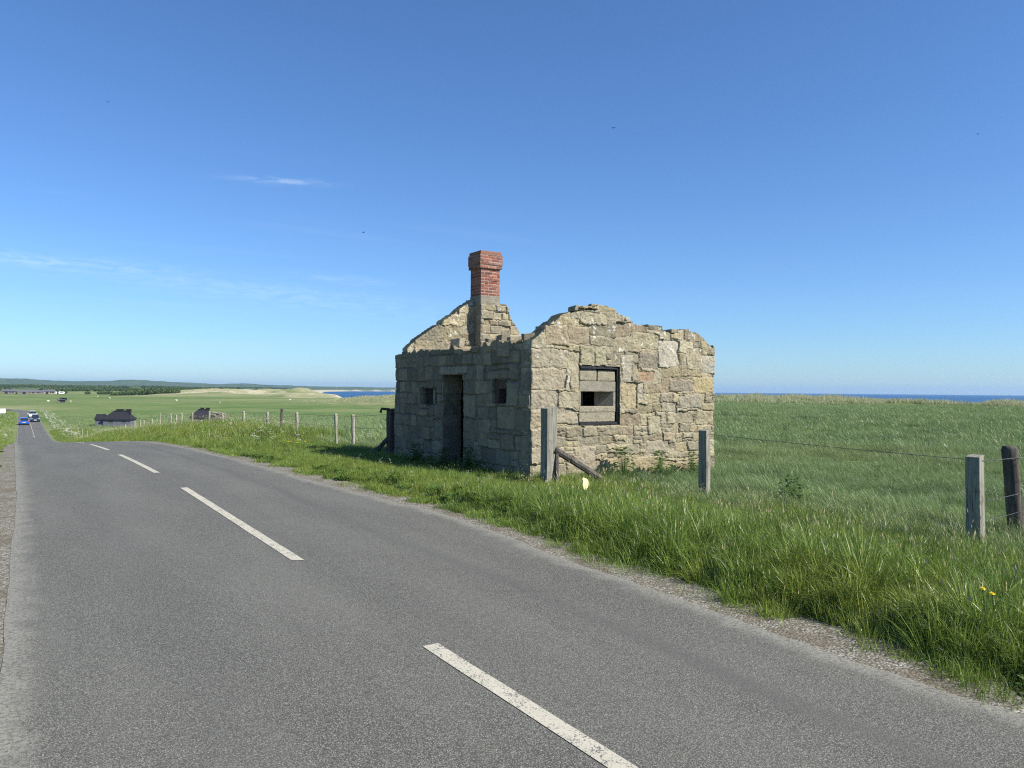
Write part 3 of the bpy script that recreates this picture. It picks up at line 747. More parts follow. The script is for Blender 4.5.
def wire(pts, label, r=.003, group='fence wires', sag=.01, barbs=True):
    mb = MB(); P = []
    for a, b in zip(pts, pts[1:]):
        a = Vector(a); b = Vector(b); n = max(3, int((b - a).length / .5))
        for i in range(n): 
            t = i / n; p = a.lerp(b, t); p.z -= sag * 4 * t * (1 - t) * (b - a).length / 4; P.append(p)
    P.append(Vector(pts[-1])); mb.tube(P, r, 5)
    if barbs:
        L = 0
        for a, b in zip(P, P[1:]):
            n = max(1, int((b - a).length / .13))
            for i in range(n):
                c = a.lerp(b, i / n); v = Vector((random.uniform(-1, 1), random.uniform(-1, 1), random.uniform(-1, 1))).normalized() * .016
                mb.tube([c - v, c + v], r * .7, 3)
    o = mb.build('fence_wire', M['wire']); tag(o, label, 'wire', group); return o
GP = 'fence posts along the verge'
# strainer by the gable corner, with its braces
A = square_post('fence_post', 7.585, 10.80, 1.31, .21, .20, M['post_grey']); tag(A, 'square grey strainer post braced by a slanting rail in front of the gable', 'fence post', GP)
mb = MB(); mb.tube([(.06, -.08, .60), (.55, -.11, .33), (1.22, -.15, -.06)], .06, 8); mb.build('brace', M['post_dark'], A)
mb = MB(); mb.tube([(.10, -.08, .55), (.04, -.20, -.1)], .04, 8); mb.build('brace', M['post_dark'], A)
Bp = square_post('fence_post', 8.84, 8.42, 1.02, .095, .155, M['post_grey'], rz=R(4), lean=(.012, .02)); tag(Bp, 'square grey post standing alone at the right end of the gable', 'fence post', GP)
Cp = square_post('fence_post', 8.655, 4.33, .94, .115, .15, M['post_grey'], rz=R(3), lean=(-.012, .01)); tag(Cp, 'thick square grey post with pale sunlit edge beside the leaning round post', 'fence post', GP)
Dp = round_post('fence_post', 9.96, 4.52, .99, .085, M['post_dark'], lean=(-.11, .03)); tag(Dp, 'dark round post leaning left at the right edge', 'fence post', GP)
wire([(8.86, 8.50, .96), (8.66, 4.26, .89), (9.88, 4.46, .86), (12.6, 2.0, .70), (16, -1.5, .7)], 'top barbed wire between the lone post and the leaning round post', .0035, sag=.012)
wire([(8.62, 4.26, .46), (9.92, 4.45, .44), (12.6, 2.0, .40)], 'middle wire stapled to the thick square post', .0028, sag=.012)
wire([(8.62, 4.26, .24), (9.95, 4.45, .23), (12.6, 2.0, .2)], 'lowest wire stapled to the thick square post', .0028, sag=.012)
# fence beyond the hut, read along its line
posts = [(21.3, 8.05, 1.0, 'post_pale'), (22.6, 8.0, 1.02, 'post_pale'), (26.6, 8.0, 1.05, 'post_pale'), (28.8, 8.05, 1.17, 'post_dark'), (30.5, 8.0, 1.05, 'post_pale'), (34.2, 7.95, 1.1, 'post_pale'),
         (38.5, 8.0, 1.05, 'post_pale'), (42, 8, 1.15, 'post_pale'), (46, 7.95, 1.15, 'post_pale'), (50, 8, 1.25, 'post_pale'), (51.8, 8, 1.15, 'post_pale'), (54, 8.0, 1.2, 'post_pale'), (58, 7.9, 1.2, 'post_pale'),
         (62.4, 7.9, 1.3, 'post_pale'), (66.6, 7.9, 1.3, 'post_pale'), (69, 7.9, 1.35, 'post_pale'), (72.5, 7.9, 1.3, 'post_pale'), (80, 7.9, 1.2, 'post_pale'), (89, 7.9, 1.2, 'post_pale'), (100, 7.8, 1.2, 'post_pale'), (106, 7.8, 1.2, 'post_pale'), (112, 7.8, 1.3, 'post_pale'), (119, 7.7, 1.2, 'post_pale'), (127, 7.6, 1.3, 'post_pale'), (135, 7.4, 1.2, 'post_pale'), (143, 7.2, 1.2, 'post_pale')]
ords = ['first', 'second', 'third', 'fourth', 'fifth', 'sixth', 'seventh', 'eighth', 'ninth', 'tenth', 'eleventh', 'twelfth', 'thirteenth', 'fourteenth', 'fifteenth', 'sixteenth', 'seventeenth', 'eighteenth', 'nineteenth', 'twentieth',
        'twenty-first', 'twenty-second', 'twenty-third', 'twenty-fourth', 'twenty-fifth', 'twenty-sixth']
tops = []
for i, (y, x, h, mk) in enumerate(posts):
    zt = tz(x, y) + h
    if y < 60: zt = float(prof(y)) + [.98, 1.0, 1.05, 1.2, 1.1, 1.2, 1.25, 1.45, 1.5, 1.6, 1.55, 1.7, 1.9][i]
    sz = .10 if y < 60 else .12
    o = round_post('fence_post', x, y, zt, sz / 2, M[mk], lean=(random.uniform(-.05, .05), random.uniform(-.05, .05)))
    tone = 'dark' if mk == 'post_dark' else 'pale'
    tag(o, f'{tone} round fence post, {ords[i]} beyond the hut down the fence', 'fence post', 'fence posts beyond the hut')
    tops.append((x - .05, y, zt - .06))
wire([(7.78, 18.05, .98)] + tops[:13], 'top strand of the fence beyond the hut', .004, barbs=False)
wire([(7.78, 18.05, .6)] + [(a, b, c - .32) for a, b, c in tops[:13]], 'lower strand of the fence beyond the hut', .003, barbs=False)
# big dark gate post against the far corner of the hut
E_ = square_post('gate_post', 7.78, 17.86, 1.12, .26, .24, M['post_dark']); tag(E_, 'thick black gate post against the far corner of the hut', 'gate post')
mb = MB(); mb.tube([(-.10, 0, 1.10 - tz(7.78, 17.86)), (-.30, .02, 1.12 - tz(7.78, 17.86)), (-.33, .02, 1.02 - tz(7.78, 17.86))], .035, 7); mb.build('hinge', M['rust'], E_)
mb = MB(); mb.tube([(-.10, .05, .45), (-.45, .25, .02)], .06, 8); mb.build('brace', M['post_dark'], E_)

# ---------------------------------------------------------------- vegetation
def clump(name, n, rad, h, w, mat, lean=.35, segs=3, seed=0, droop=.6, seedheads=0, wind=(-.12, .06), radial=False):
    rg = np.random.default_rng(seed); V = []; F = []; C = []; MI = []
    for i in range(n):
        a = rg.uniform(0, 2 * math.pi); rr = rad * math.sqrt(rg.uniform(0, 1))
        bx, by = rr * math.cos(a), rr * math.sin(a)
        d = a + rg.normal(0, .55) if radial else rg.uniform(0, 2 * math.pi); L = h * rg.uniform(.45, 1.12); bend = rg.uniform(.1, 1) * lean * L
        dx, dy = math.cos(d) * bend + wind[0] * L, math.sin(d) * bend + wind[1] * L
        f = rg.uniform(0, 2 * math.pi); sx, sy = math.cos(f), math.sin(f)
        c = rg.uniform(0, 1); b0 = len(V); ww = w * rg.uniform(.6, 1.3)
        for s in range(segs + 1):
            t = s / segs
            px = bx + dx * t * t * (1.0); py = by + dy * t * t
            pz = L * (t - droop * .35 * t * t * (bend / max(L, 1e-6)) * 2) - .02
            wd = ww * (1 - t ** 1.6) * .5
            if s < segs: V += [(px - sx * wd, py - sy * wd, pz), (px + sx * wd, py + sy * wd, pz)]; C += [c, c]
            else: V.append((px, py, pz)); C.append(c)
        for s in range(segs - 1): F.append((b0 + 2 * s, b0 + 2 * s + 1, b0 + 2 * s + 3, b0 + 2 * s + 2)); MI.append(0)
        F.append((b0 + 2 * segs - 2, b0 + 2 * segs - 1, b0 + 2 * segs)); MI.append(0)
        if i < seedheads:
            b0 = len(V); tp = Vector((bx + dx, by + dy, L * 1.15))
            for (ox, oz) in ((0, -.035), (.0022, -.015), (0, .015), (-.0022, -.015)): V.append((tp.x + ox * 1.3, tp.y + ox, tp.z + oz)); C.append(.5)
            F.append((b0, b0 + 1, b0 + 2, b0 + 3)); MI.append(1)
            b0 = len(V); V += [(bx, by, 0), (bx + .003, by, 0), (tp.x, tp.y, tp.z - .03)]; C += [.8] * 3; F.append((b0, b0 + 1, b0 + 2)); MI.append(0)
    o = mesh_obj(name, V, F, [mat, M['seed']], link=False, col={'Col': np.array(C)})
    o.data.polygons.foreach_set('material_index', MI)
    return o
def umbel_plant(name, h, seed, mat_f, mat_s, heads=6, spread=.05, dot=.010):
    rg = np.random.default_rng(seed); V = []; F = []; MI = []
    for k in range(heads):
        a = rg.uniform(0, 6.28); rr = rg.uniform(.0, .16); L = h * rg.uniform(.6, 1.1); tx, ty = rr * math.cos(a), rr * math.sin(a)
        b0 = len(V); V += [(tx * .2 - .003, ty * .2, 0), (tx * .2 + .003, ty * .2, 0), (tx, ty, L)]; F.append((b0, b0 + 1, b0 + 2)); MI.append(1)
        for j in range(14):
            a2 = rg.uniform(0, 6.28); r2 = spread * math.sqrt(rg.uniform(0, 1)); cx, cy, cz = tx + r2 * math.cos(a2), ty + r2 * math.sin(a2), L + rg.uniform(-.008, .012)
            b0 = len(V); q = rg.uniform(0, 6.28)
            for m_ in range(4): V.append((cx + dot * math.cos(q + m_ * 1.57), cy + dot * math.sin(q + m_ * 1.57), cz + rg.uniform(-.005, .005)))
            F.append((b0, b0 + 1, b0 + 2, b0 + 3)); MI.append(0)
    o = mesh_obj(name, V, F, [mat_f, mat_s], link=False)
    o.data.polygons.foreach_set('material_index', MI); return o
def scatter_obj(name, protos, P, scl, idx=None, tilt=.12, label='', tilts=None):
    P = np.asarray(P, np.float32); n = len(P)
    coll = bpy.data.collections.new(name + '_kinds')
    for p in protos: coll.objects.link(p)
    me = bpy.data.meshes.new(name); me.vertices.add(n); me.vertices.foreach_set('co', P.ravel())
    rot = np.zeros((n, 3), np.float32); rot[:, 2] = RNG.uniform(0, 6.283, n) if tilts is None else RNG.uniform(-.7, .7, n); rot[:, :2] = RNG.normal(0, tilt, (n, 2))
    me.attributes.new('rot', 'FLOAT_VECTOR', 'POINT').data.foreach_set('vector', rot.ravel())
    me.attributes.new('scl', 'FLOAT', 'POINT').data.foreach_set('value', np.asarray(scl, np.float32))
    if idx is None: idx = RNG.integers(0, len(protos), n)
    me.attributes.new('idx', 'INT', 'POINT').data.foreach_set('value', np.asarray(idx, np.int32))
    o = bpy.data.objects.new(name, me); COL.objects.link(o)
    g = bpy.data.node_groups.new(name, 'GeometryNodeTree')
    g.interface.new_socket('Geometry', in_out='INPUT', socket_type='NodeSocketGeometry')
    g.interface.new_socket('Geometry', in_out='OUTPUT', socket_type='NodeSocketGeometry')
    N = g.nodes; gi = N.new('NodeGroupInput'); go = N.new('NodeGroupOutput'); ip = N.new('GeometryNodeInstanceOnPoints'); ci = N.new('GeometryNodeCollectionInfo')
    ci.inputs['Collection'].default_value = coll; ci.inputs['Separate Children'].default_value = True; ci.inputs['Reset Children'].default_value = True
    ip.inputs['Pick Instance'].default_value = True
    def na(nm, typ):
        k = N.new('GeometryNodeInputNamedAttribute'); k.data_type = typ; k.inputs['Name'].default_value = nm; return k.outputs['Attribute']
    L = g.links
    L.new(gi.outputs[0], ip.inputs['Points']); L.new(ci.outputs[0], ip.inputs['Instance'])
    L.new(na('idx', 'INT'), ip.inputs['Instance Index']); L.new(na('rot', 'FLOAT_VECTOR'), ip.inputs['Rotation']); L.new(na('scl', 'FLOAT'), ip.inputs['Scale'])
    L.new(ip.outputs[0], go.inputs[0])
    md = o.modifiers.new('scatter', 'NODES'); md.node_group = g
    return tag(o, label, None, kind='stuff')
def in_hut(X, Y, m=0.0): return (X > HX0 - m) & (X < HX1 + m) & (Y > HY0 - m) & (Y < HY1 + m)
def on_road(X, Y):
    return (X > road_c(Y) - .35) & (X < road_right(Y) + .24 + .34 * (fbm(Y * 1.1, Y * 0, 71, 3) - .5) * 2)
PH0, PH1 = R(-6), R(76)
def polar_pts(n, r0, r1, pw=2.0):
    ph1 = R(112) if r1 < 100 else R(92); n = int(n * (ph1 - PH0) / (PH1 - PH0))
    ph = RNG.uniform(PH0, ph1, n); r = (r0 ** pw + RNG.uniform(0, 1, n) * (r1 ** pw - r0 ** pw)) ** (1 / pw)
    return r * np.sin(ph), r * np.cos(ph)
def finish(X, Y, keep):
    X, Y = X[keep], Y[keep]; return np.stack([X, Y, terrain(X, Y)], -1)

VP = [clump('verge_tuft', 42, .17, h_, .007, M['verge'], lean=ln_, seed=s, seedheads=sh) for s, sh, h_, ln_ in ((1, 0, .24, .5), (3, 0, .20, .9), (6, 0, .17, 1.1))]
VT = [clump('verge_tussock', 64, .085, h_, .0085, M['verge'], lean=ln_, segs=4, seed=s, seedheads=sh, droop=.95, radial=True) for s, sh, h_, ln_ in ((101, 0, .40, .95), (102, 4, .46, .8), (103, 0, .36, 1.15), (104, 7, .50, .7), (105, 0, .42, 1.05))]
# verge beside the road, near
X = RNG.uniform(4.3, 9.2, 25500); Y = RNG.uniform(-6, 30, 25500)
fence_x = 8.3
dens = 1 - .55 * sstep(12, 24, Y)
keep = ~on_road(X, Y) & ~in_hut(X, Y, .02) & (fbm(X * 1.7, Y * 1.7, 80, 3) + .22 > RNG.uniform(.1, .75, len(X))) & (RNG.uniform(0, 1, len(X)) < dens)
P = finish(X, Y, keep); X, Y = P[:, 0], P[:, 1]
edge = X - road_right(Y)
tall = .38 + .62 * fbm(X * .9, Y * .9, 81, 3) + .42 * (fbm(X * 3.2, Y * 3.2, 82, 2) - .4)
short = sstep(7.0, 11.0, Y) * (1 - sstep(20, 30, Y)) * (1 - sstep(6.9, 7.5, X)) 
scl = (tall + .25) * (.85 + .15 * sstep(.3, .9, edge)) * (1 - .35 * short) * RNG.uniform(.75, 1.15, len(X))
scl *= 1 - .22 * sstep(6.4, 7.6, X)
scatter_obj('verge_grass', VP, P, scl, label='lush bright green grass of the road verge')
X = RNG.uniform(4.3, 9.0, 6200); Y = -5.5 + 31 * RNG.uniform(0, 1, 6200) ** 1.1
short = sstep(7.0, 11.0, Y) * (1 - sstep(18, 26, Y)) * (1 - sstep(6.9, 7.5, X))
edge = X - road_right(Y) - .30
keep = ~on_road(X, Y) & ~in_hut(X, Y, .05) & (edge > .05) & (RNG.uniform(0, 1, len(X)) > .45 * short) & ~((np.abs(X - 7.05) < .3) & (Y > 8.2) & (Y < 9.1))
P = finish(X, Y, keep); e_ = edge[keep]; sh_ = short[keep]
scl = RNG.uniform(.55, 1.0, len(P)) * (.62 + .75 * fbm(P[:, 0] * .8, P[:, 1] * .8, 76, 3)) * (.92 + .08 * sstep(0, .6, e_)) * (1 - .60 * sh_) * (1 - .25 * sstep(6.6, 8.0, P[:, 0]))
scatter_obj('verge_grass', VT, P, scl, label='tall arching tussocks of the road verge')
# field grass in rings
FP = [clump('field_tuft', 46, .16, .42, .0085, M['field'], lean=.9, segs=4, droop=.9, seed=s, wind=(-.34, .14), radial=True) for s in (11, 12, 13, 14)]
FP2 = [clump('field_tuft', 40, .30, .46, .016, M['field'], lean=.9, seed=s, droop=.9, wind=(-.34, .14), radial=True) for s in (21, 22, 23)]
FP3 = [clump('field_tuft', 36, .75, .52, .036, M['field'], lean=.9, seed=s, wind=(-.34, .14), segs=2, radial=True) for s in (31, 32, 33)]
def fieldmask(X, Y): return ~on_road(X, Y) & ~in_hut(X, Y, .05) & (X > 8.2 + 0 * X)
X, Y = polar_pts(30000, 5, 27)
P = finish(X, Y, fieldmask(X, Y)); scl = (.22 + .75 * fbm(P[:, 0] * .5, P[:, 1] * .5, 83, 3) + .5 * (fbm(P[:, 0] * 2.2, P[:, 1] * 2.2, 79, 2) - .45)) * RNG.uniform(.75, 1.2, len(P))
scatter_obj('field_grass', FP, P, scl, label='wind-combed dark green pasture grass behind the fence', tilts=1)
X, Y = polar_pts(30000, 24, 75, 1.7)
P = finish(X, Y, fieldmask(X, Y)); scl = (.4 + .75 * fbm(P[:, 0] * .25, P[:, 1] * .25, 84, 3) + .6 * (fbm(P[:, 0] * 1.1, P[:, 1] * 1.1, 78, 2) - .45)) * RNG.uniform(.75, 1.2, len(P))
scatter_obj('field_grass', FP2, P, scl, label='dark green pasture grass in the middle of the field', tilts=1)
X, Y = polar_pts(44000, 65, 230, 1.5)
P = finish(X, Y, fieldmask(X, Y) & (X < 160)); scl = (.4 + .8 * fbm(P[:, 0] * .08, P[:, 1] * .08, 85, 4) + .7 * (fbm(P[:, 0] * .4, P[:, 1] * .4, 77, 2) - .45)) * RNG.uniform(.7, 1.2, len(P))
scatter_obj('field_grass', FP3, P, scl, label='far pasture grass running up to the dunes', tilts=1)
# marram on the dune ridge
MP = [clump('marram_tuft', 40, .6, .85, .045, M['marram'], lean=.5, seed=s, segs=2) for s in (41, 42, 43)]
X = RNG.normal(150, 8, 20000); Y = 40 + 420 * RNG.uniform(0, 1, 20000) ** 1.5
k_ = (fbm(X * .09, Y * .05, 86, 3) > .40 + .012 * np.abs(X - 151)) & (X < 185) & ((Y < 200) | (RNG.uniform(0, 1, len(X)) < .22))
P = finish(X, Y, k_); scatter_obj('marram_grass', MP, P, RNG.uniform(.6, 1.2, len(P)) * (.75 + 1.0 * fbm(P[:, 0] * .2, P[:, 1] * .2, 70, 2)) * np.where(P[:, 1] < 200, 1.15, 1.0), label='pale marram grass along the dune crest')
# verges beyond the crest, both sides
BP = [clump('bank_tuft', 40, .30, .46, .013, M['verge'], seed=s, seedheads=4) for s in (51, 52, 53)]
X = RNG.uniform(3.5, 9.6, 11000); Y = 26 + 130 * RNG.uniform(0, 1, 11000) ** 1.3
kx = (X - road_c(Y) > 4.7)
P = finish(X, Y, kx); scatter_obj('verge_grass', BP, P, RNG.uniform(.65, 1.35, len(P)) * (.6 + .4 * sstep(4.8, 6, P[:, 0] - road_c(P[:, 1]))), label='rough grass on the bank beyond the hut')
X = RNG.uniform(-9, 0, 9000); Y = 9 + 250 * RNG.uniform(0, 1, 9000) ** 1.4
kx = (X - road_c(Y) < -.30) & (X > -.8 - .06 * Y)
P = finish(X, Y, kx); scatter_obj('verge_grass', BP, P, RNG.uniform(.35, .75, len(P)) * (.5 + .5 * sstep(-.3, -1.2, P[:, 0] - road_c(P[:, 1]))), label='rough grass on the left verge')
# grass tufts that creep into the gravel
TP = [clump('edge_tuft', 30, .07, .10, .005, M['verge'], lean=.8, seed=s) for s in (61, 62)]
Y = RNG.uniform(-3, 24, 4600); X = road_right(Y) + .12 + RNG.beta(2.4, 1.4, 4600) * .5
k_ = fbm(X * 2.5, Y * 2.5, 87, 2) > .52
P = np.stack([X[k_], Y[k_], prof(Y[k_]) - .015], -1); scatter_obj('edge_grass', TP, P, RNG.uniform(.5, 1.7, len(P)), label='small grass tufts in the gravel edge')
# low broad leaves along the edge of the gravel
def leaf_clump(seed, n=40):
    rg = np.random.default_rng(seed); V = []; F = []; C = []
    for i in range(n):
        a = rg.uniform(0, 6.28); rad = .16 * rg.uniform(0, 1) ** .5; L = rg.uniform(.05, .12); w = L * rg.uniform(.22, .4); h = rg.uniform(.0, .10); el = rg.uniform(-.1, .9)
        c = np.array([rad * math.cos(a), rad * math.sin(a), h]); b = a + rg.normal(0, .8); d = np.array([math.cos(b), math.sin(b), el]); sd = np.array([-math.sin(b), math.cos(b), rg.uniform(-.3, .3)])
        b0 = len(V); V += [tuple(c), tuple(c + d * L * .5 + sd * w), tuple(c + d * L - np.array([0, 0, .02])), tuple(c + d * L * .5 - sd * w)]; F.append((b0, b0 + 1, b0 + 2, b0 + 3)); C += [rg.uniform(0, 1)] * 4
    return mesh_obj('edge_leaf', V, F, M['leaf'], link=False, col={'Col': np.array(C)})
Y = -1 + 24 * RNG.uniform(0, 1, 420); X = road_right(Y) + .38 + RNG.beta(1.6, 2.6, 420) * .8
k_ = (fbm(X * 1.3, Y * 1.3, 89, 2) > .44)
P = np.stack([X[k_], Y[k_], np.maximum(terrain(X[k_], Y[k_]), prof(Y[k_]) - .03)], -1); scatter_obj('verge_weeds', [leaf_clump(s) for s in (1, 2, 3)], P, RNG.uniform(.35, .75, len(P)), label='low dark leafy weeds between gravel and grass')
# loose stones
def pebble(seed):
    bm = bmesh.new(); bmesh.ops.create_icosphere(bm, subdivisions=1, radius=1)
    rg = random.Random(seed)
    for v in bm.verts: v.co = Vector((v.co.x * 1.2, v.co.y, v.co.z * .6)) * rg.uniform(.75, 1.15)
    me = bpy.data.meshes.new('pebble'); bm.to_mesh(me); bm.free(); me.materials.append(M['gravel']); return bpy.data.objects.new('pebble', me)
Y = -2 + 22 * RNG.uniform(0, 1, 7000) ** 1.4; side = RNG.uniform(0, 1, 7000) < .68
X = np.where(side, road_right(Y) - .06 + RNG.beta(1.6, 2.2, 7000) * .62, -.05 - RNG.beta(1.6, 2, 7000) * .6 + road_c(Y))
P = np.stack([X, Y, prof(Y) - .010], -1); scatter_obj('gravel', [pebble(s) for s in (1, 2, 3)], P, RNG.uniform(.004, .013, len(P)), label='loose grit along the road edges')
# cow parsley and other white heads
UP = [umbel_plant('parsley', .62, s, M['flower_w'], M['stem']) for s in (71, 72, 73)]
UP2 = [umbel_plant('parsley', .75, s, M['flower_w'], M['stem'], 8, .06, .012) for s in (74, 75)]
X = RNG.uniform(5.4, 9.0, 260); Y = 20 + 110 * RNG.uniform(0, 1, 260) ** .8
k_ = fbm(X * .4, Y * .25, 88, 2) > .47
P = finish(X, Y, k_); scatter_obj('cow_parsley', UP2, P, RNG.uniform(.5, .8, len(P)), label='white cow parsley on the bank beyond the hut')
X = RNG.uniform(5.2, 7.5, 36); Y = RNG.uniform(8, 19, 36)
P = finish(X, Y, ~in_hut(X, Y, .1)); scatter_obj('cow_parsley', UP, P, RNG.uniform(.2, .38, len(P)), label='small white flower heads in the short verge grass')
X = RNG.uniform(-8, -1.5, 160) ; Y = RNG.uniform(70, 230, 160)
P = finish(X, Y, Y > 0); scatter_obj('cow_parsley', UP2, P, RNG.uniform(.9, 1.4, len(P)), label='white cow parsley on the left verge')
Y = RNG.uniform(110, 260, 150); X = road_c(Y) + 5.2 + RNG.uniform(0, 2.2, 150)
P = finish(X, Y, Y > 0); scatter_obj('cow_parsley', UP2, P, RNG.uniform(1.1, 1.9, len(P)), label='white cow parsley along the far road edge')
# woodland and thickets far away
def tree_blob(seed):
    rg = np.random.default_rng(seed); V = []; F = []; C = []
    for i in range(240):
        v = rg.normal(0, 1, 3); v /= np.linalg.norm(v); rr = rg.uniform(.5, 1) ** .5 * (1 + .35 * math.sin(v[0] * 5 + seed) * math.cos(v[1] * 4))
        c = v * rr * np.array([1, 1, .8]) + np.array([0, 0, .75]); a = rg.normal(0, 1, 3); b = np.cross(a, rg.normal(0, 1, 3)); a /= np.linalg.norm(a); b /= np.linalg.norm(b); s = .22
        b0 = len(V); V += [tuple(c + a * s), tuple(c + b * s), tuple(c - a * s), tuple(c - b * s)]; F.append((b0, b0 + 1, b0 + 2, b0 + 3)); C += [rg.uniform(0, 1)] * 4
    return mesh_obj('tree', V, F, M['tree'], link=False, col={'Col': np.array(C)})
TB = [tree_blob(s) for s in (1, 2, 3)]
pp = RNG.uniform(R(-3), R(16), 9000); rr = 1300 + 2600 * RNG.uniform(0, 1, 9000); X = rr * np.sin(pp); Y = rr * np.cos(pp)
k_ = (fbm(X / 200, Y / 420, 95, 4) > .55) & (X < coast_x(Y) - 60)
P = finish(X, Y, k_); P[:, 2] -= 1; scatter_obj('woodland', TB, P, RNG.uniform(1.7, 3.4, len(P)), label='dark woodland belt below the far hills')
pp = RNG.uniform(R(4.8), R(8.9), 900); rr = 800 + 60 * RNG.uniform(0, 1, 900); X = rr * np.sin(pp); Y = rr * np.cos(pp)
env = np.sin((np.degrees(pp) - 4.8) / 4.1 * np.pi)
P = finish(X, Y, rr > 0); P[:, 2] -= .5; scatter_obj('thicket', TB, P, RNG.uniform(1.2, 2.9, len(P)) * (.5 + .6 * env), label='dark scrub thicket at the edge of the far pasture')
pp = RNG.uniform(R(-.5), R(5), 260); rr = 900 + 120 * RNG.uniform(0, 1, 260)
P = finish(rr * np.sin(pp), rr * np.cos(pp), (fbm(pp * 90, pp * 0, 5, 2) > .52)); scatter_obj('thicket', TB, P, RNG.uniform(.9, 1.7, len(P)), label='low hedge scrub behind the farm buildings')

# single plants that can be pointed to
def weed(x, y, h, label, seed, n=46):
    rg = np.random.default_rng(seed); V = []; F = []; C = []
    for i in range(n):
        t = rg.uniform(.15, 1); a = rg.uniform(0, 6.28); rad = h * .75 * (1.15 - t) * rg.uniform(.3, 1); cx, cy, cz = rad * math.cos(a), rad * math.sin(a), t * h
        L = rg.uniform(.045, .10) * (1.3 - .5 * t); w = L * .42; dv = np.array([math.cos(a), math.sin(a), rg.uniform(-.5, .4)]); sd = np.array([-math.sin(a), math.cos(a), rg.uniform(-.3, .3)])
        c = np.array([cx, cy, cz]); b0 = len(V)
        V += [tuple(c), tuple(c + dv * L * .5 + sd * w), tuple(c + dv * L), tuple(c + dv * L * .5 - sd * w)]; F.append((b0, b0 + 1, b0 + 2, b0 + 3)); C += [rg.uniform(0, 1)] * 4
        b0 = len(V); V += [(cx * .15, cy * .15, 0), (cx * .15 + .006, cy * .15, 0), tuple(c)]; F.append((b0, b0 + 1, b0 + 2)); C += [.3] * 3
    o = mesh_obj('leafy_weed', V, F, M['leaf'], col={'Col': np.array(C)}); o.location = (x, y, tz(x, y)); tag(o, label, 'weed', 'weeds at the foot of the hut')
weed(9.45, 11.02, .62, 'tallest leafy weed at the foot of the gable under the window', 1, 210)
weed(10.35, 11.0, .52, 'feathery leafy weed in the middle of the gable foot', 2, 170)
weed(11.25, 11.05, .46, 'low leafy weed at the foot of the gable behind the lone post', 3, 150)
weed(7.3, 13.1, .50, 'leafy weed against the shaded wall right of the doorway', 4, 150)
weed(7.2, 15.3, .46, 'low leafy weed against the shaded wall left of the doorway', 5, 150)
weed(7.25, 14.1, .42, 'leafy weed on the doorstep of the dark doorway', 6, 130)
weed(9.6, 7.4, .46, 'dark leafy weed standing alone in the pasture between the two square posts', 7, 170)
def dandelion(x, y, h, label, r=.022):
    z = tz(x, y); o = empty('dandelion', (x, y, z)); mb = MB(); mb.tube([(0, 0, 0), (.01, 0, h * .5), (.0, .01, h)], .003, 5); mb.build('stem', M['stem'], o)
    mb = MB()
    for rg_ in range(3):
        n = 12 - 3 * rg_
        for i in range(n):
            a = 2 * math.pi * i / n + rg_; rr = r * (1 - .28 * rg_); c = Vector((math.cos(a), math.sin(a), 0)); s = Vector((-math.sin(a), math.cos(a), 0)) * r * .2
            mb._add([Vector((0, .01, h + .002 * rg_)), c * rr * .6 + s + Vector((0, .01, h + .004 * rg_)), c * rr + Vector((0, .01, h + .002 + .006 * rg_)), c * rr * .6 - s + Vector((0, .01, h + .004 * rg_))], [(0, 1, 2, 3)])
    mb.build('flower', M['petal_y'], o); tag(o, label, 'dandelion', 'yellow dandelions in the verge')
dandelion(4.95, 7.43, .10, 'yellow dandelion in short grass near the road below the hut corner', .03)
dandelion(4.95, 6.52, .08, 'small yellow dandelion at the gravel edge below the yellow marker', .026)
dandelion(4.98, 2.44, .30, 'upper yellow dandelion of the pair low at the right edge', .022)
dandelion(5.01, 2.40, .27, 'lower yellow dandelion of the pair low at the right edge', .022)
for i, (x, y) in enumerate([(5.6, 18.6), (5.5, 18.9), (5.75, 19.1), (5.6, 19.4), (5.85, 18.8), (5.45, 19.3)]):
    dandelion(x, y, .34 + .02 * (i % 3), 'yellow flower in the bright patch beside the shadow of the hut', .04)
# pale yellow marker in the grass by the brace
mk = empty('marker_tag', (7.02, 9.06, tz(7.02, 9.06))); tag(mk, 'pale yellow plastic marker on a stub in the grass below the brace', 'marker')
mb = MB(); mb.tube([(0, 0, -.1), (0, 0, .24)], .014, 7); mb.build('stub', M['post_pale'], mk)
mb = MB(); mb.loft([[(-.055 * k + ox, -.012, z), (.055 * k + ox, -.014, z), (.05 * k + ox, .012, z), (-.05 * k + ox, .012, z)] for z, k, ox in ((.12, .35, -.005), (.155, .75, .006), (.20, 1.0, .004), (.245, .85, .010), (.28, .8, -.012), (.30, .15, -.03))])
mb.build('plate', M['yellow'], mk, .004)

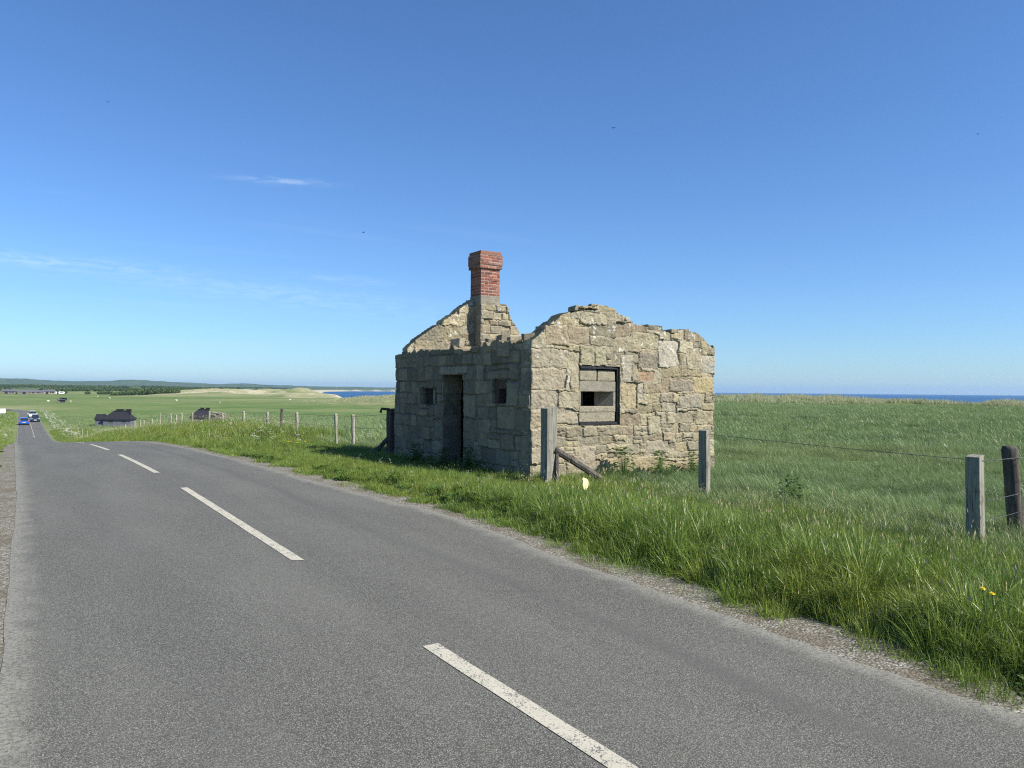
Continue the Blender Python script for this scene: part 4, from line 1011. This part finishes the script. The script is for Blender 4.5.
# ---------------------------------------------------------------- black roofed buildings down the slope
def hip_house(x, y, rz, L, W, eave, ridge, wing, label, chim_xs):
    z = tz(x, y) + (.5 if x > 25 else 0); o = empty('black_house', (x, y, z), rz); tag(o, label, 'house', 'black roofed houses')
    mb = MB(); mb.box(-L / 2, L / 2, -W / 2, W / 2, -.4, eave); mb.build('wall', M['grey_board'], o)
    mb = MB(); e = .28
    mb._add([(-L / 2 - e, -W / 2 - e, eave - .1), (L / 2 + e, -W / 2 - e, eave - .1), (L / 2 + e, W / 2 + e, eave - .1), (-L / 2 - e, W / 2 + e, eave - .1), (-L / 2 + W * .42, 0, ridge), (L / 2 - W * .42, 0, ridge)],
            [(0, 1, 5, 4), (1, 2, 5), (2, 3, 4, 5), (3, 0, 4), (3, 2, 1, 0)])
    rf = mb.build('roof', M['black'], o)
    for cx, w_ in chim_xs:
        mb = MB(); mb.box(cx - w_ / 2, cx + w_ / 2, -.35, .35, ridge - .7, ridge + .16); mb.box(cx - w_ / 2 - .07, cx + w_ / 2 + .07, -.42, .42, ridge + .16, ridge + .27); mb.build('chimney', M['black'], rf)
    for wx in (-L * .22, L * .25):
        mb = MB(); mb.box(wx - .4, wx + .4, -W / 2 - .03, -W / 2 + .03, .8, eave - .4); w = mb.build('window', M['glass'], o)
        mb = MB(); mb.box(wx - .48, wx + .48, -W / 2 - .05, -W / 2 - .005, .70, .79); mb.build('sill', M['farm_wall'], w)
    if wing:
        mb = MB(); a, b, e2, r2 = wing; mb.box(-L / 2 - a, -L / 2 - .02, -b / 2, b / 2, -.4, e2); mb.build('side_wing', M['grey_board'], o)
        mb = MB(); mb._add([(-L / 2 - a - .2, -b / 2 - .2, e2 - .05), (-L / 2 - .01, -b / 2 - .2, e2 - .05), (-L / 2 - .01, b / 2 + .2, e2 - .05), (-L / 2 - a - .2, b / 2 + .2, e2 - .05), (-L / 2 - a - .2, 0, r2), (-L / 2 - .01, 0, r2)], [(0, 1, 5, 4), (1, 2, 5), (2, 3, 4, 5), (3, 0, 4), (3, 2, 1, 0)])
        mb.build('wing_roof', M['black'], o)
hip_house(15.4, 166, R(-22), 4.9, 3.4, 1.45, 3.0, (1.5, 2.8, 1.35, 2.35), 'black hip-roofed house with a lower grey wing beside the far fence', [(.1, 1.2), (1.6, .8)])
hip_house(30.4, 166, R(-18), 4.1, 3.2, 1.1, 2.7, None, 'smaller black roofed house half hidden behind the bank', [(0, .6), (1.1, .6)])
rg = np.random.default_rng(3); rb = empty('rubble_wall', (33.6, 166, tz(33.6, 166) + .5)); tag(rb, 'broken pale rubble wall right of the smaller black house', 'ruined wall')
mb = MB()
for i in range(70):
    x = rg.uniform(-1.5, 1.5); hmax = 2.3 - .5 * abs(x + .2) - (1.0 if rg.random() < .3 else 0); z = rg.uniform(0, max(.3, hmax)); s = rg.uniform(.16, .34); y = rg.uniform(-.3, .3)
    mb.box(x - s, x + s, y - .25, y + .25, z - s * .6, z + s * .6)
mb.build('masonry', M['farm_wall'], rb, jitter=.06)
mb = MB(); mb.hexa([(-1.3, -.3, 2.0), (1.4, -.3, 1.5), (1.4, .3, 1.5), (-1.3, .3, 2.0), (-1.3, -.3, 2.18), (1.4, -.3, 1.68), (1.4, .3, 1.68), (-1.3, .3, 2.18)]); mb.build('fallen_beam', M['post_pale'], rb)
def barn(x, y, rz, L, W, h, r, label, name='farm_building', wm='farm_wall'):
    o = empty(name, (x, y, tz(x, y)), rz); tag(o, label, 'farm building', 'farm buildings')
    mb = MB(); mb.box(-L / 2, L / 2, -W / 2, W / 2, -1, h); mb.build('wall', M[wm], o)
    mb = MB(); mb._add([(-L / 2 - .3, -W / 2 - .4, h - .15), (L / 2 + .3, -W / 2 - .4, h - .15), (L / 2 + .3, W / 2 + .4, h - .15), (-L / 2 - .3, W / 2 + .4, h - .15), (-L / 2 - .3, 0, r), (L / 2 + .3, 0, r)], [(0, 1, 5, 4), (1, 2, 5), (2, 3, 4, 5), (3, 0, 4), (3, 2, 1, 0)]); rf = mb.build('roof', M['slate'], o)
    mb = MB(); mb.box(-L * .3, -L * .3 + 2.4, -W / 2 - .04, -W / 2 + .05, .1, 2.4); mb.build('door', M['black'], o)
    for k in (.05, .25):
        mb = MB(); mb.box(L * k, L * k + 1.6, -W / 2 - .04, -W / 2 + .05, 1.1, 2.3); mb.build('window', M['glass'], o)
    return o
barn(-14, 905, R(-2), 11, 7, 2.6, 4.4, 'short grey farm building with slate roof at the far left edge')
barn(4, 890, R(2), 22, 7, 2.4, 4.0, 'long low farm building with dark slate roof on the far plain')
barn(20, 900, R(-4), 10, 6, 2.8, 4.6, 'farm building with pale walls at the right end of the farm', wm='conc_pale')
hut2 = barn(14.5, 430, R(5), 2.6, 2.2, 1.5, 2.2, 'tiny lone hut in the pasture beyond the road bend', 'field_hut')
# parked caravans
def caravan(x, y, label):
    o = empty('caravan', (x, y, tz(x, y)), R(8)); tag(o, label, 'caravan', 'white caravans by the farm')
    mb = MB(); mb.loft([[(-2.6, yy, .5), (2.4, yy, .5), (2.7, yy, 1.4), (2.3, yy, 2.5), (-2.4, yy, 2.5), (-2.7, yy, 1.5)] for yy in (-1.1, 1.1)]); mb.build('body', M['white'], o, .08)
    mb = MB(); mb.box(-1.7, 1.6, -1.13, -1.08, 1.4, 2.1); mb.build('window', M['glass'], o)
    for wx in (-.2,):
        mb = MB(); mb.tube([(wx, -1.05, .33), (wx, -.85, .33)], .33, 14); mb.build('wheel', M['tyre'], o)
caravan(24.0, 905, 'white caravan nearest the farm on the far plain'); caravan(30.5, 900, 'white caravan standing farther from the farm on the far plain')

# ---------------------------------------------------------------- vehicles
def car(x, y, z, rz, paint, label, name, L=4.2, W=1.76, H=1.48, suv=0):
    o = empty(name, (x, y, z), rz); tag(o, label, 'car', 'cars on the far road')
    # stations along the length (front = -Y): y, half width, belt height, bottom
    hb_ = .92 + .1 * suv
    st = [(-.50, .78, .58, .34), (-.485, .86, .70, .24), (-.40, .95, .80, .20), (-.26, .99, .90, .19), (-.10, 1, hb_, .19), (.15, 1, hb_ + .01, .19), (.34, .99, hb_ + .02, .19), (.455, .95, hb_ - .01, .22), (.495, .88, .80, .30), (.50, .80, .66, .36)]
    rings = []
    for (f, w, t, b) in st:
        w = w * W / 2; y_ = f * L; rings.append([(-w * .90, y_, b), (w * .90, y_, b), (w, y_, b + .16), (w, y_, b + (t - b) * .72), (w * .90, y_, t), (-w * .90, y_, t), (-w, y_, b + (t - b) * .72), (-w, y_, b + .16)])
    mb = MB(); mb.loft(rings); body = mb.build('body', paint, o, smooth=False)
    cab = [(-.235, .82, hb_ - .03, hb_ - .02), (-.08, .80, hb_ - .03, H - .05), (.05, .79, hb_ - .03, H), (.27, .77, hb_ - .03, H - .02), (.40, .74, hb_ - .03, H - .10), (.475, .74, hb_ - .03, hb_ + .03)]
    mb = MB(); rings = []
    for f, w, b, t in cab:
        w = w * W / 2; k = .80 + .2 * (1 - (t - b) / (H - hb_ + .05)); rings.append([(-w * 1.08, f * L, b), (w * 1.08, f * L, b), (w * k, f * L, t - .02), (w * k * .9, f * L, t), (-w * k * .9, f * L, t), (-w * k, f * L, t - .02)])
    mb.loft(rings); mb.build('window', M['glass'], o)
    mb = MB(); rr = []
    for f, t in ((-.085, H - .04), (.05, H + .012), (.27, H - .006), (.405, H - .092)):
        w = W / 2 * .70; rr.append([(-w, f * L, t - .03), (w, f * L, t - .03), (w * .93, f * L, t + .012), (-w * .93, f * L, t + .012)])
    mb.loft(rr); mb.build('roof', paint, o)
    for sx in (-1, 1):
        for fy in (-.30, .30):
            mb = MB(); xx = sx * (W / 2 - .19); mb.tube([(xx, fy * L, .32), (xx + sx * .20, fy * L, .32)], .32, 18); wh = mb.build('wheel', M['tyre'], o)
            mb = MB(); mb.tube([(xx + sx * .195, fy * L, .32), (xx + sx * .212, fy * L, .32)], .20, 12); mb.build('rim', M['rim'], wh)
        mb = MB(); mb.hexa([(sx * .40, -.492 * L, .60), (sx * .74, -.470 * L, .60), (sx * .76, -.44 * L, .62), (sx * .42, -.47 * L, .62), (sx * .42, -.485 * L, .72), (sx * .74, -.455 * L, .75), (sx * .76, -.43 * L, .76), (sx * .44, -.45 * L, .74)]); mb.build('headlight', M['lamp'], o)
        mb = MB(); mb.box(sx * .70 - .11, sx * .70 + .11, .482 * L, .503 * L, .68, .90); mb.build('tail_light', M['tail'], o)
        mb = MB(); mb.box(sx * (W / 2 + .09) - .09, sx * (W / 2 + .09) + .09, -.19 * L, -.16 * L, .92, 1.05); mb.build('mirror', paint, o)
    mb = MB(); mb.box(-.26, .26, -.505 * L, -.495 * L, .38, .49); mb.build('number_plate', M['plate_w'], o)
    mb = MB(); mb.box(-.26, .26, .495 * L, .506 * L, .50, .61); mb.build('number_plate', M['plate_y'], o)
    mb = MB(); mb.box(-.55, .55, -.497 * L, -.47 * L, .40, .56); mb.build('grille', M['tyre'], o)
    return o
CARS = []
def put_car(d, yv, rz, *a, **k): CARS.append(car(float(road_c(yv)) + d, yv, float(prof(yv)), rz, *a, **k))
put_car(1.05, 182, R(180), M['car_blue'], 'bright blue hatchback seen from behind in the left lane', 'parked_car'.replace('parked_', 'blue_'))
put_car(3.15, 197, 0, M['car_navy'], 'dark oncoming car with pale reflecting bonnet behind the blue one', 'dark_car', L=4.5, H=1.55)
put_car(3.0, 225, 0, M['car_white'], 'white oncoming car farthest up the road', 'white_car', L=4.4, H=1.6, suv=1)
for i, (dx, yy, lb) in enumerate([(-5.2, 236, 'dark parked car on the left verge beside the white sign'), (-8.6, 240, 'dark parked car at the far left edge on the verge')]):
    c_ = car(float(road_c(yy)) + dx, yy, tz(float(road_c(yy)) + dx, yy), R(200), M['car_navy'], lb, 'dark_car'); c_['group'] = 'dark cars parked on the left verge'
sg = empty('road_sign', (-4.3, 205, tz(-4.3, 205))); tag(sg, 'white rectangular sign on a post on the left verge', 'sign')
mb = MB(); mb.tube([(0, .05, -.3), (0, .05, 2.2)], .05, 8); mb.build('post', M['wire'], sg)
mb = MB(); mb.box(-.55, .55, -.03, .0, 1.1, 2.1); mb.build('panel', M['white'], sg, .01)

# ---------------------------------------------------------------- sheep and birds
def sheep_proto():
    o = empty('sheep', (0, 0, 0)); bm = bmesh.new()
    body = mesh = bpy.data.meshes.new('body')
    sk = [((0, -.45, .62), .24), ((0, 0, .64), .30), ((0, .40, .62), .26), ((0, -.62, .80), .12), ((0, -.80, .82), .09), ((0, -.92, .76), .05)]
    legs = [((.15, -.35, .34), .06), ((.15, -.36, .0), .04), ((-.15, -.35, .34), .06), ((-.15, -.33, 0), .04), ((.15, .38, .34), .07), ((.15, .40, 0), .04), ((-.15, .38, .34), .07), ((-.15, .36, 0), .04)]
    pts = [p for p, r in sk] + [p for p, r in legs]; rad = [r for p, r in sk] + [r for p, r in legs]
    ed = [(0, 1), (1, 2), (0, 3), (3, 4), (4, 5), (0, 6), (6, 7), (0, 8), (8, 9), (2, 10), (10, 11), (2, 12), (12, 13)]
    mesh.from_pydata(pts, ed, []); ob = bpy.data.objects.new('body', mesh); COL.objects.link(ob)
    ob.modifiers.new('skin', 'SKIN'); mesh.skin_vertices.new() if not mesh.skin_vertices else None
    for i, r in enumerate(rad): mesh.skin_vertices[0].data[i].radius = (r, r)
    mesh.skin_vertices[0].data[1].use_root = True
    ob.modifiers.new('sub', 'SUBSURF').render_levels = 1
    mesh.materials.append(M['wool']); ob.parent = o
    return o
sp = sheep_proto()
def at(px, D, latdeg):
    a = R(latdeg); return D * math.sin(a), D * math.cos(a)
shs = [(2.45, 430, 'white sheep below the faint track left of the black house'), (1.2, 440, 'white sheep nearest the far road bend'), (4.0, 640, 'white sheep at the left end of the far pasture edge'), (4.7, 560, 'white sheep above the roof of the black hip-roofed house'),
       (8.75, 460, 'white sheep above the gap between the two black houses'), (11.5, 420, 'white sheep right of the rubble wall'), (16.2, 520, 'white sheep in front of the sandy bank')]
for i, (a, D, lb) in enumerate(shs):
    o = sp if i == 0 else copy_tree(sp); x, y = at(0, D, a); o.location = (x, y, tz(x, y)); o.rotation_euler = (0, 0, 1.3 * i); o.scale = (1.0,) * 3; tag(o, lb, 'sheep', 'sheep in the far pasture')
def bird(loc, s, rz, roll, label):
    o = empty('bird', loc); o.rotation_euler = (roll, 0, rz); tag(o, label, 'bird', 'birds in the sky')
    mb = MB(); mb.tube([(0, -.5 * s, 0), (0, -.36 * s, .02 * s), (0, -.1 * s, 0), (0, .25 * s, 0), (0, .5 * s, .02 * s)], [.02 * s, .09 * s, .12 * s, .08 * s, .03 * s], 8); mb.build('body', M['feather'], o, smooth=True)
    for sx in (-1, 1):
        mb = MB(); mb.hexa([(sx * .06 * s, -.18 * s, .02 * s), (sx * .55 * s, -.26 * s, .2 * s), (sx * .5 * s, -.02 * s, .2 * s), (sx * .06 * s, .12 * s, .02 * s), (sx * .06 * s, -.18 * s, .05 * s), (sx * .55 * s, -.26 * s, .22 * s), (sx * .5 * s, -.02 * s, .22 * s), (sx * .06 * s, .12 * s, .05 * s)])
        mb.hexa([(sx * .55 * s, -.26 * s, .2 * s), (sx * 1.05 * s, -.05 * s, .12 * s), (sx * 1.0 * s, .05 * s, .12 * s), (sx * .5 * s, -.02 * s, .2 * s), (sx * .55 * s, -.26 * s, .22 * s), (sx * 1.05 * s, -.05 * s, .13 * s), (sx * 1.0 * s, .05 * s, .13 * s), (sx * .5 * s, -.02 * s, .22 * s)])
        mb.build('wing', M['feather'], o)

# ---------------------------------------------------------------- camera
f_px = 769.0; yaw, pit, rol = R(32.3), R(.48), R(.48)
fwd = Vector((math.sin(yaw) * math.cos(pit), math.cos(yaw) * math.cos(pit), math.sin(pit)))
r0 = Vector((math.cos(yaw), -math.sin(yaw), 0)); u0 = r0.cross(fwd)
rt = r0 * math.cos(rol) + u0 * math.sin(rol); up = u0 * math.cos(rol) - r0 * math.sin(rol)
cam = bpy.data.cameras.new('camera'); co = bpy.data.objects.new('camera', cam); COL.objects.link(co)
co.matrix_world = Matrix(((rt.x, up.x, -fwd.x, 0), (rt.y, up.y, -fwd.y, 0), (rt.z, up.z, -fwd.z, 1.6), (0, 0, 0, 1)))
cam.lens = 36 * f_px / 1024; cam.clip_start = .05; cam.clip_end = 60000
sc.camera = co
def sky_point(px, py, D):
    d = fwd + rt * ((px - 512) / f_px) - up * ((py - 384) / f_px); return tuple(Vector((0, 0, 1.6)) + d * D)
for px, py, s, lb in [(108.5, 102, .42, 'tiny dark bird high over the road, alone in the upper left sky'), (363.5, 232.5, .55, 'tiny dark bird nearest the brick chimney'), (613.5, 128, .5, 'tiny dark bird high over the gable wall'), (978, 134, .4, 'lower of two tiny dark birds over the field'), (1001, 118, .36, 'upper of two tiny dark birds over the field')]:
    bird(sky_point(px, py, 160), s, random.uniform(0, 6), random.uniform(-.4, .4), lb)

# ---------------------------------------------------------------- light and air
SUN_EL, SUN_AZ = R(43), R(148)     # azimuth from +Y towards +X
ws = bpy.data.worlds.new('World'); sc.world = ws; ws.use_nodes = True
nt = ws.node_tree; bg = nt.nodes['Background']
sky = nt.nodes.new('ShaderNodeTexSky'); sky.sky_type = 'NISHITA'; sky.sun_disc = False
sky.sun_elevation = SUN_EL; sky.sun_rotation = SUN_AZ; sky.air_density = 1.0; sky.dust_density = .2; sky.ozone_density = 3.0; sky.altitude = 10
# thin cirrus high up: streaks on a cloud layer seen in perspective
def wn(t, **k):
    n = nt.nodes.new(t)
    for a, b in k.items(): setattr(n, a, b)
    return n
def lk(a, b): nt.links.new(a, b)
tc = wn('ShaderNodeTexCoord'); sx = wn('ShaderNodeSeparateXYZ'); lk(tc.outputs['Generated'], sx.inputs[0])
zz = wn('ShaderNodeMath', operation='MAXIMUM'); lk(sx.outputs[2], zz.inputs[0]); zz.inputs[1].default_value = .02
dv = wn('ShaderNodeVectorMath', operation='DIVIDE'); lk(tc.outputs['Generated'], dv.inputs[0]); cb = wn('ShaderNodeCombineXYZ')
for i in range(3): lk(zz.outputs[0], cb.inputs[i])
lk(cb.outputs[0], dv.inputs[1])
mp = wn('ShaderNodeMapping'); lk(dv.outputs[0], mp.inputs[0]); mp.inputs['Rotation'].default_value = (0, 0, R(12)); mp.inputs['Scale'].default_value = (.16, .75, 1)
n1 = wn('ShaderNodeTexNoise'); lk(mp.outputs[0], n1.inputs[0]); n1.inputs['Scale'].default_value = 1.1; n1.inputs['Detail'].default_value = 7; n1.inputs['Roughness'].default_value = .62; n1.inputs['Distortion'].default_value = .3
r1 = wn('ShaderNodeMapRange'); r1.interpolation_type = 'SMOOTHSTEP'; lk(n1.outputs['Fac'], r1.inputs[0]); r1.inputs[1].default_value = .52; r1.inputs[2].default_value = .74; r1.inputs[4].default_value = .05
el = wn('ShaderNodeMapRange'); el.interpolation_type = 'SMOOTHSTEP'; lk(sx.outputs[2], el.inputs[0]); el.inputs[1].default_value = .36; el.inputs[2].default_value = .14
dt = wn('ShaderNodeVectorMath', operation='DOT_PRODUCT'); lk(tc.outputs['Generated'], dt.inputs[0]); dt.inputs[1].default_value = (math.sin(R(12)), math.cos(R(12)), .0); ma = wn('ShaderNodeMapRange'); ma.interpolation_type = 'SMOOTHSTEP'; lk(dt.outputs['Value'], ma.inputs[0]); ma.inputs[1].default_value = .88; ma.inputs[2].default_value = .95
ml0 = wn('ShaderNodeMath', operation='MULTIPLY'); lk(el.outputs[0], ml0.inputs[0]); lk(ma.outputs[0], ml0.inputs[1])
ml = wn('ShaderNodeMath', operation='MULTIPLY'); lk(r1.outputs[0], ml.inputs[0]); lk(ml0.outputs[0], ml.inputs[1])
mx = wn('ShaderNodeMix', data_type='RGBA'); lk(ml.outputs[0], mx.inputs[0]); tn = wn('ShaderNodeMix', data_type='RGBA', blend_type='MULTIPLY'); tn.inputs[0].default_value = 1; lk(sky.outputs[0], tn.inputs[6]); tn.inputs[7].default_value = (.70, .985, 1.34, 1); lk(tn.outputs[2], mx.inputs[6]); mx.inputs[7].default_value = (7.5, 8.2, 8.8, 1)
def mt(op, a, b=None):
    n = wn('ShaderNodeMath', operation=op)
    for i, v in enumerate((a, b)):
        if v is None: continue
        if isinstance(v, (int, float)): n.inputs[i].default_value = v
        else: lk(v, n.inputs[i])
    return n.outputs[0]
az = mt('MULTIPLY', mt('ARCTAN2', sx.outputs[0], sx.outputs[1]), 57.2958); ev_ = mt('MULTIPLY', mt('ARCSINE', sx.outputs[2]), 57.2958)
wv = wn('ShaderNodeCombineXYZ'); lk(mt('MULTIPLY', az, .55), wv.inputs[0]); lk(mt('MULTIPLY', ev_, 3.2), wv.inputs[1])
wz = wn('ShaderNodeTexNoise'); lk(wv.outputs[0], wz.inputs[0]); wz.inputs['Scale'].default_value = 1.0; wz.inputs['Detail'].default_value = 8; wz.inputs['Roughness'].default_value = .65; wz.inputs['Distortion'].default_value = .6
wr = wn('ShaderNodeMapRange'); wr.interpolation_type = 'SMOOTHSTEP'; lk(wz.outputs['Fac'], wr.inputs[0]); wr.inputs[1].default_value = .36; wr.inputs[2].default_value = .66
tot = None
for a0, e0, ha, he, sl_, am in ((-1, 7.95, 8, .34, -.01, .19), (14, 6.75, 12, .85, -.085, .14), (15.6, 14.5, 2.9, .22, .02, .26), (20, 7.95, 3.2, .32, -.06, .14)):
    da = mt('SUBTRACT', az, a0); de = mt('SUBTRACT', mt('SUBTRACT', ev_, e0), mt('MULTIPLY', da, sl_))
    q = mt('ADD', mt('POWER', mt('ABSOLUTE', mt('DIVIDE', da, ha)), 2.0), mt('POWER', mt('ABSOLUTE', mt('DIVIDE', de, he)), 2.0))
    w_ = mt('MULTIPLY', mt('EXPONENT', mt('MULTIPLY', q, -1.0)), am)
    tot = w_ if tot is None else mt('ADD', tot, w_)
m2 = wn('ShaderNodeMix', data_type='RGBA'); lk(mt('MULTIPLY', tot, wr.outputs[0]), m2.inputs[0]); lk(mx.outputs[2], m2.inputs[6]); m2.inputs[7].default_value = (8.2, 9.4, 10.4, 1)
lk(m2.outputs[2], bg.inputs[0]); bg.inputs[1].default_value = .0645
sl = bpy.data.lights.new('sun', 'SUN'); sl.energy = 4.6; sl.angle = R(.53); sl.color = (1, .955, .88)
so = bpy.data.objects.new('sun', sl); COL.objects.link(so)
sd = Vector((math.sin(SUN_AZ) * math.cos(SUN_EL), math.cos(SUN_AZ) * math.cos(SUN_EL), math.sin(SUN_EL)))
so.rotation_euler = (-sd).to_track_quat('-Z', 'Y').to_euler(); so.location = (20, -20, 30)

HAZE = 5.5e-5
if HAZE:
    mb = MB(); mb.box(-16000, 16000, -16000, 16000, -17.5, 120); hz = mb.build('haze', NT('air').m); hz.data.materials[0].cycles.homogeneous_volume = True
    k = hz.data.materials[0].node_tree; vol = k.nodes.new('ShaderNodeVolumePrincipled'); vol.inputs['Density'].default_value = HAZE; vol.inputs['Color'].default_value = (.42, .66, 1, 1); vol.inputs['Anisotropy'].default_value = .2
    k.links.new(vol.outputs[0], [n for n in k.nodes if n.type == 'OUTPUT_MATERIAL'][0].inputs['Volume'])
    tag(hz, 'thin coastal haze', None, kind='stuff')

sc.view_settings.view_transform = 'Standard'; sc.view_settings.look = 'None'; sc.view_settings.gamma = 1; sc.view_settings.exposure = .88
sc.cycles.max_bounces = 6; sc.cycles.diffuse_bounces = 3; sc.cycles.transmission_bounces = 4; sc.cycles.transparent_max_bounces = 6; sc.cycles.volume_bounces = 0
sc.cycles.use_denoising = False; sc.cycles.pixel_filter_type = 'BLACKMAN_HARRIS'; sc.cycles.filter_width = 1.15
sc.cycles.use_adaptive_sampling = True; sc.cycles.adaptive_threshold = .01
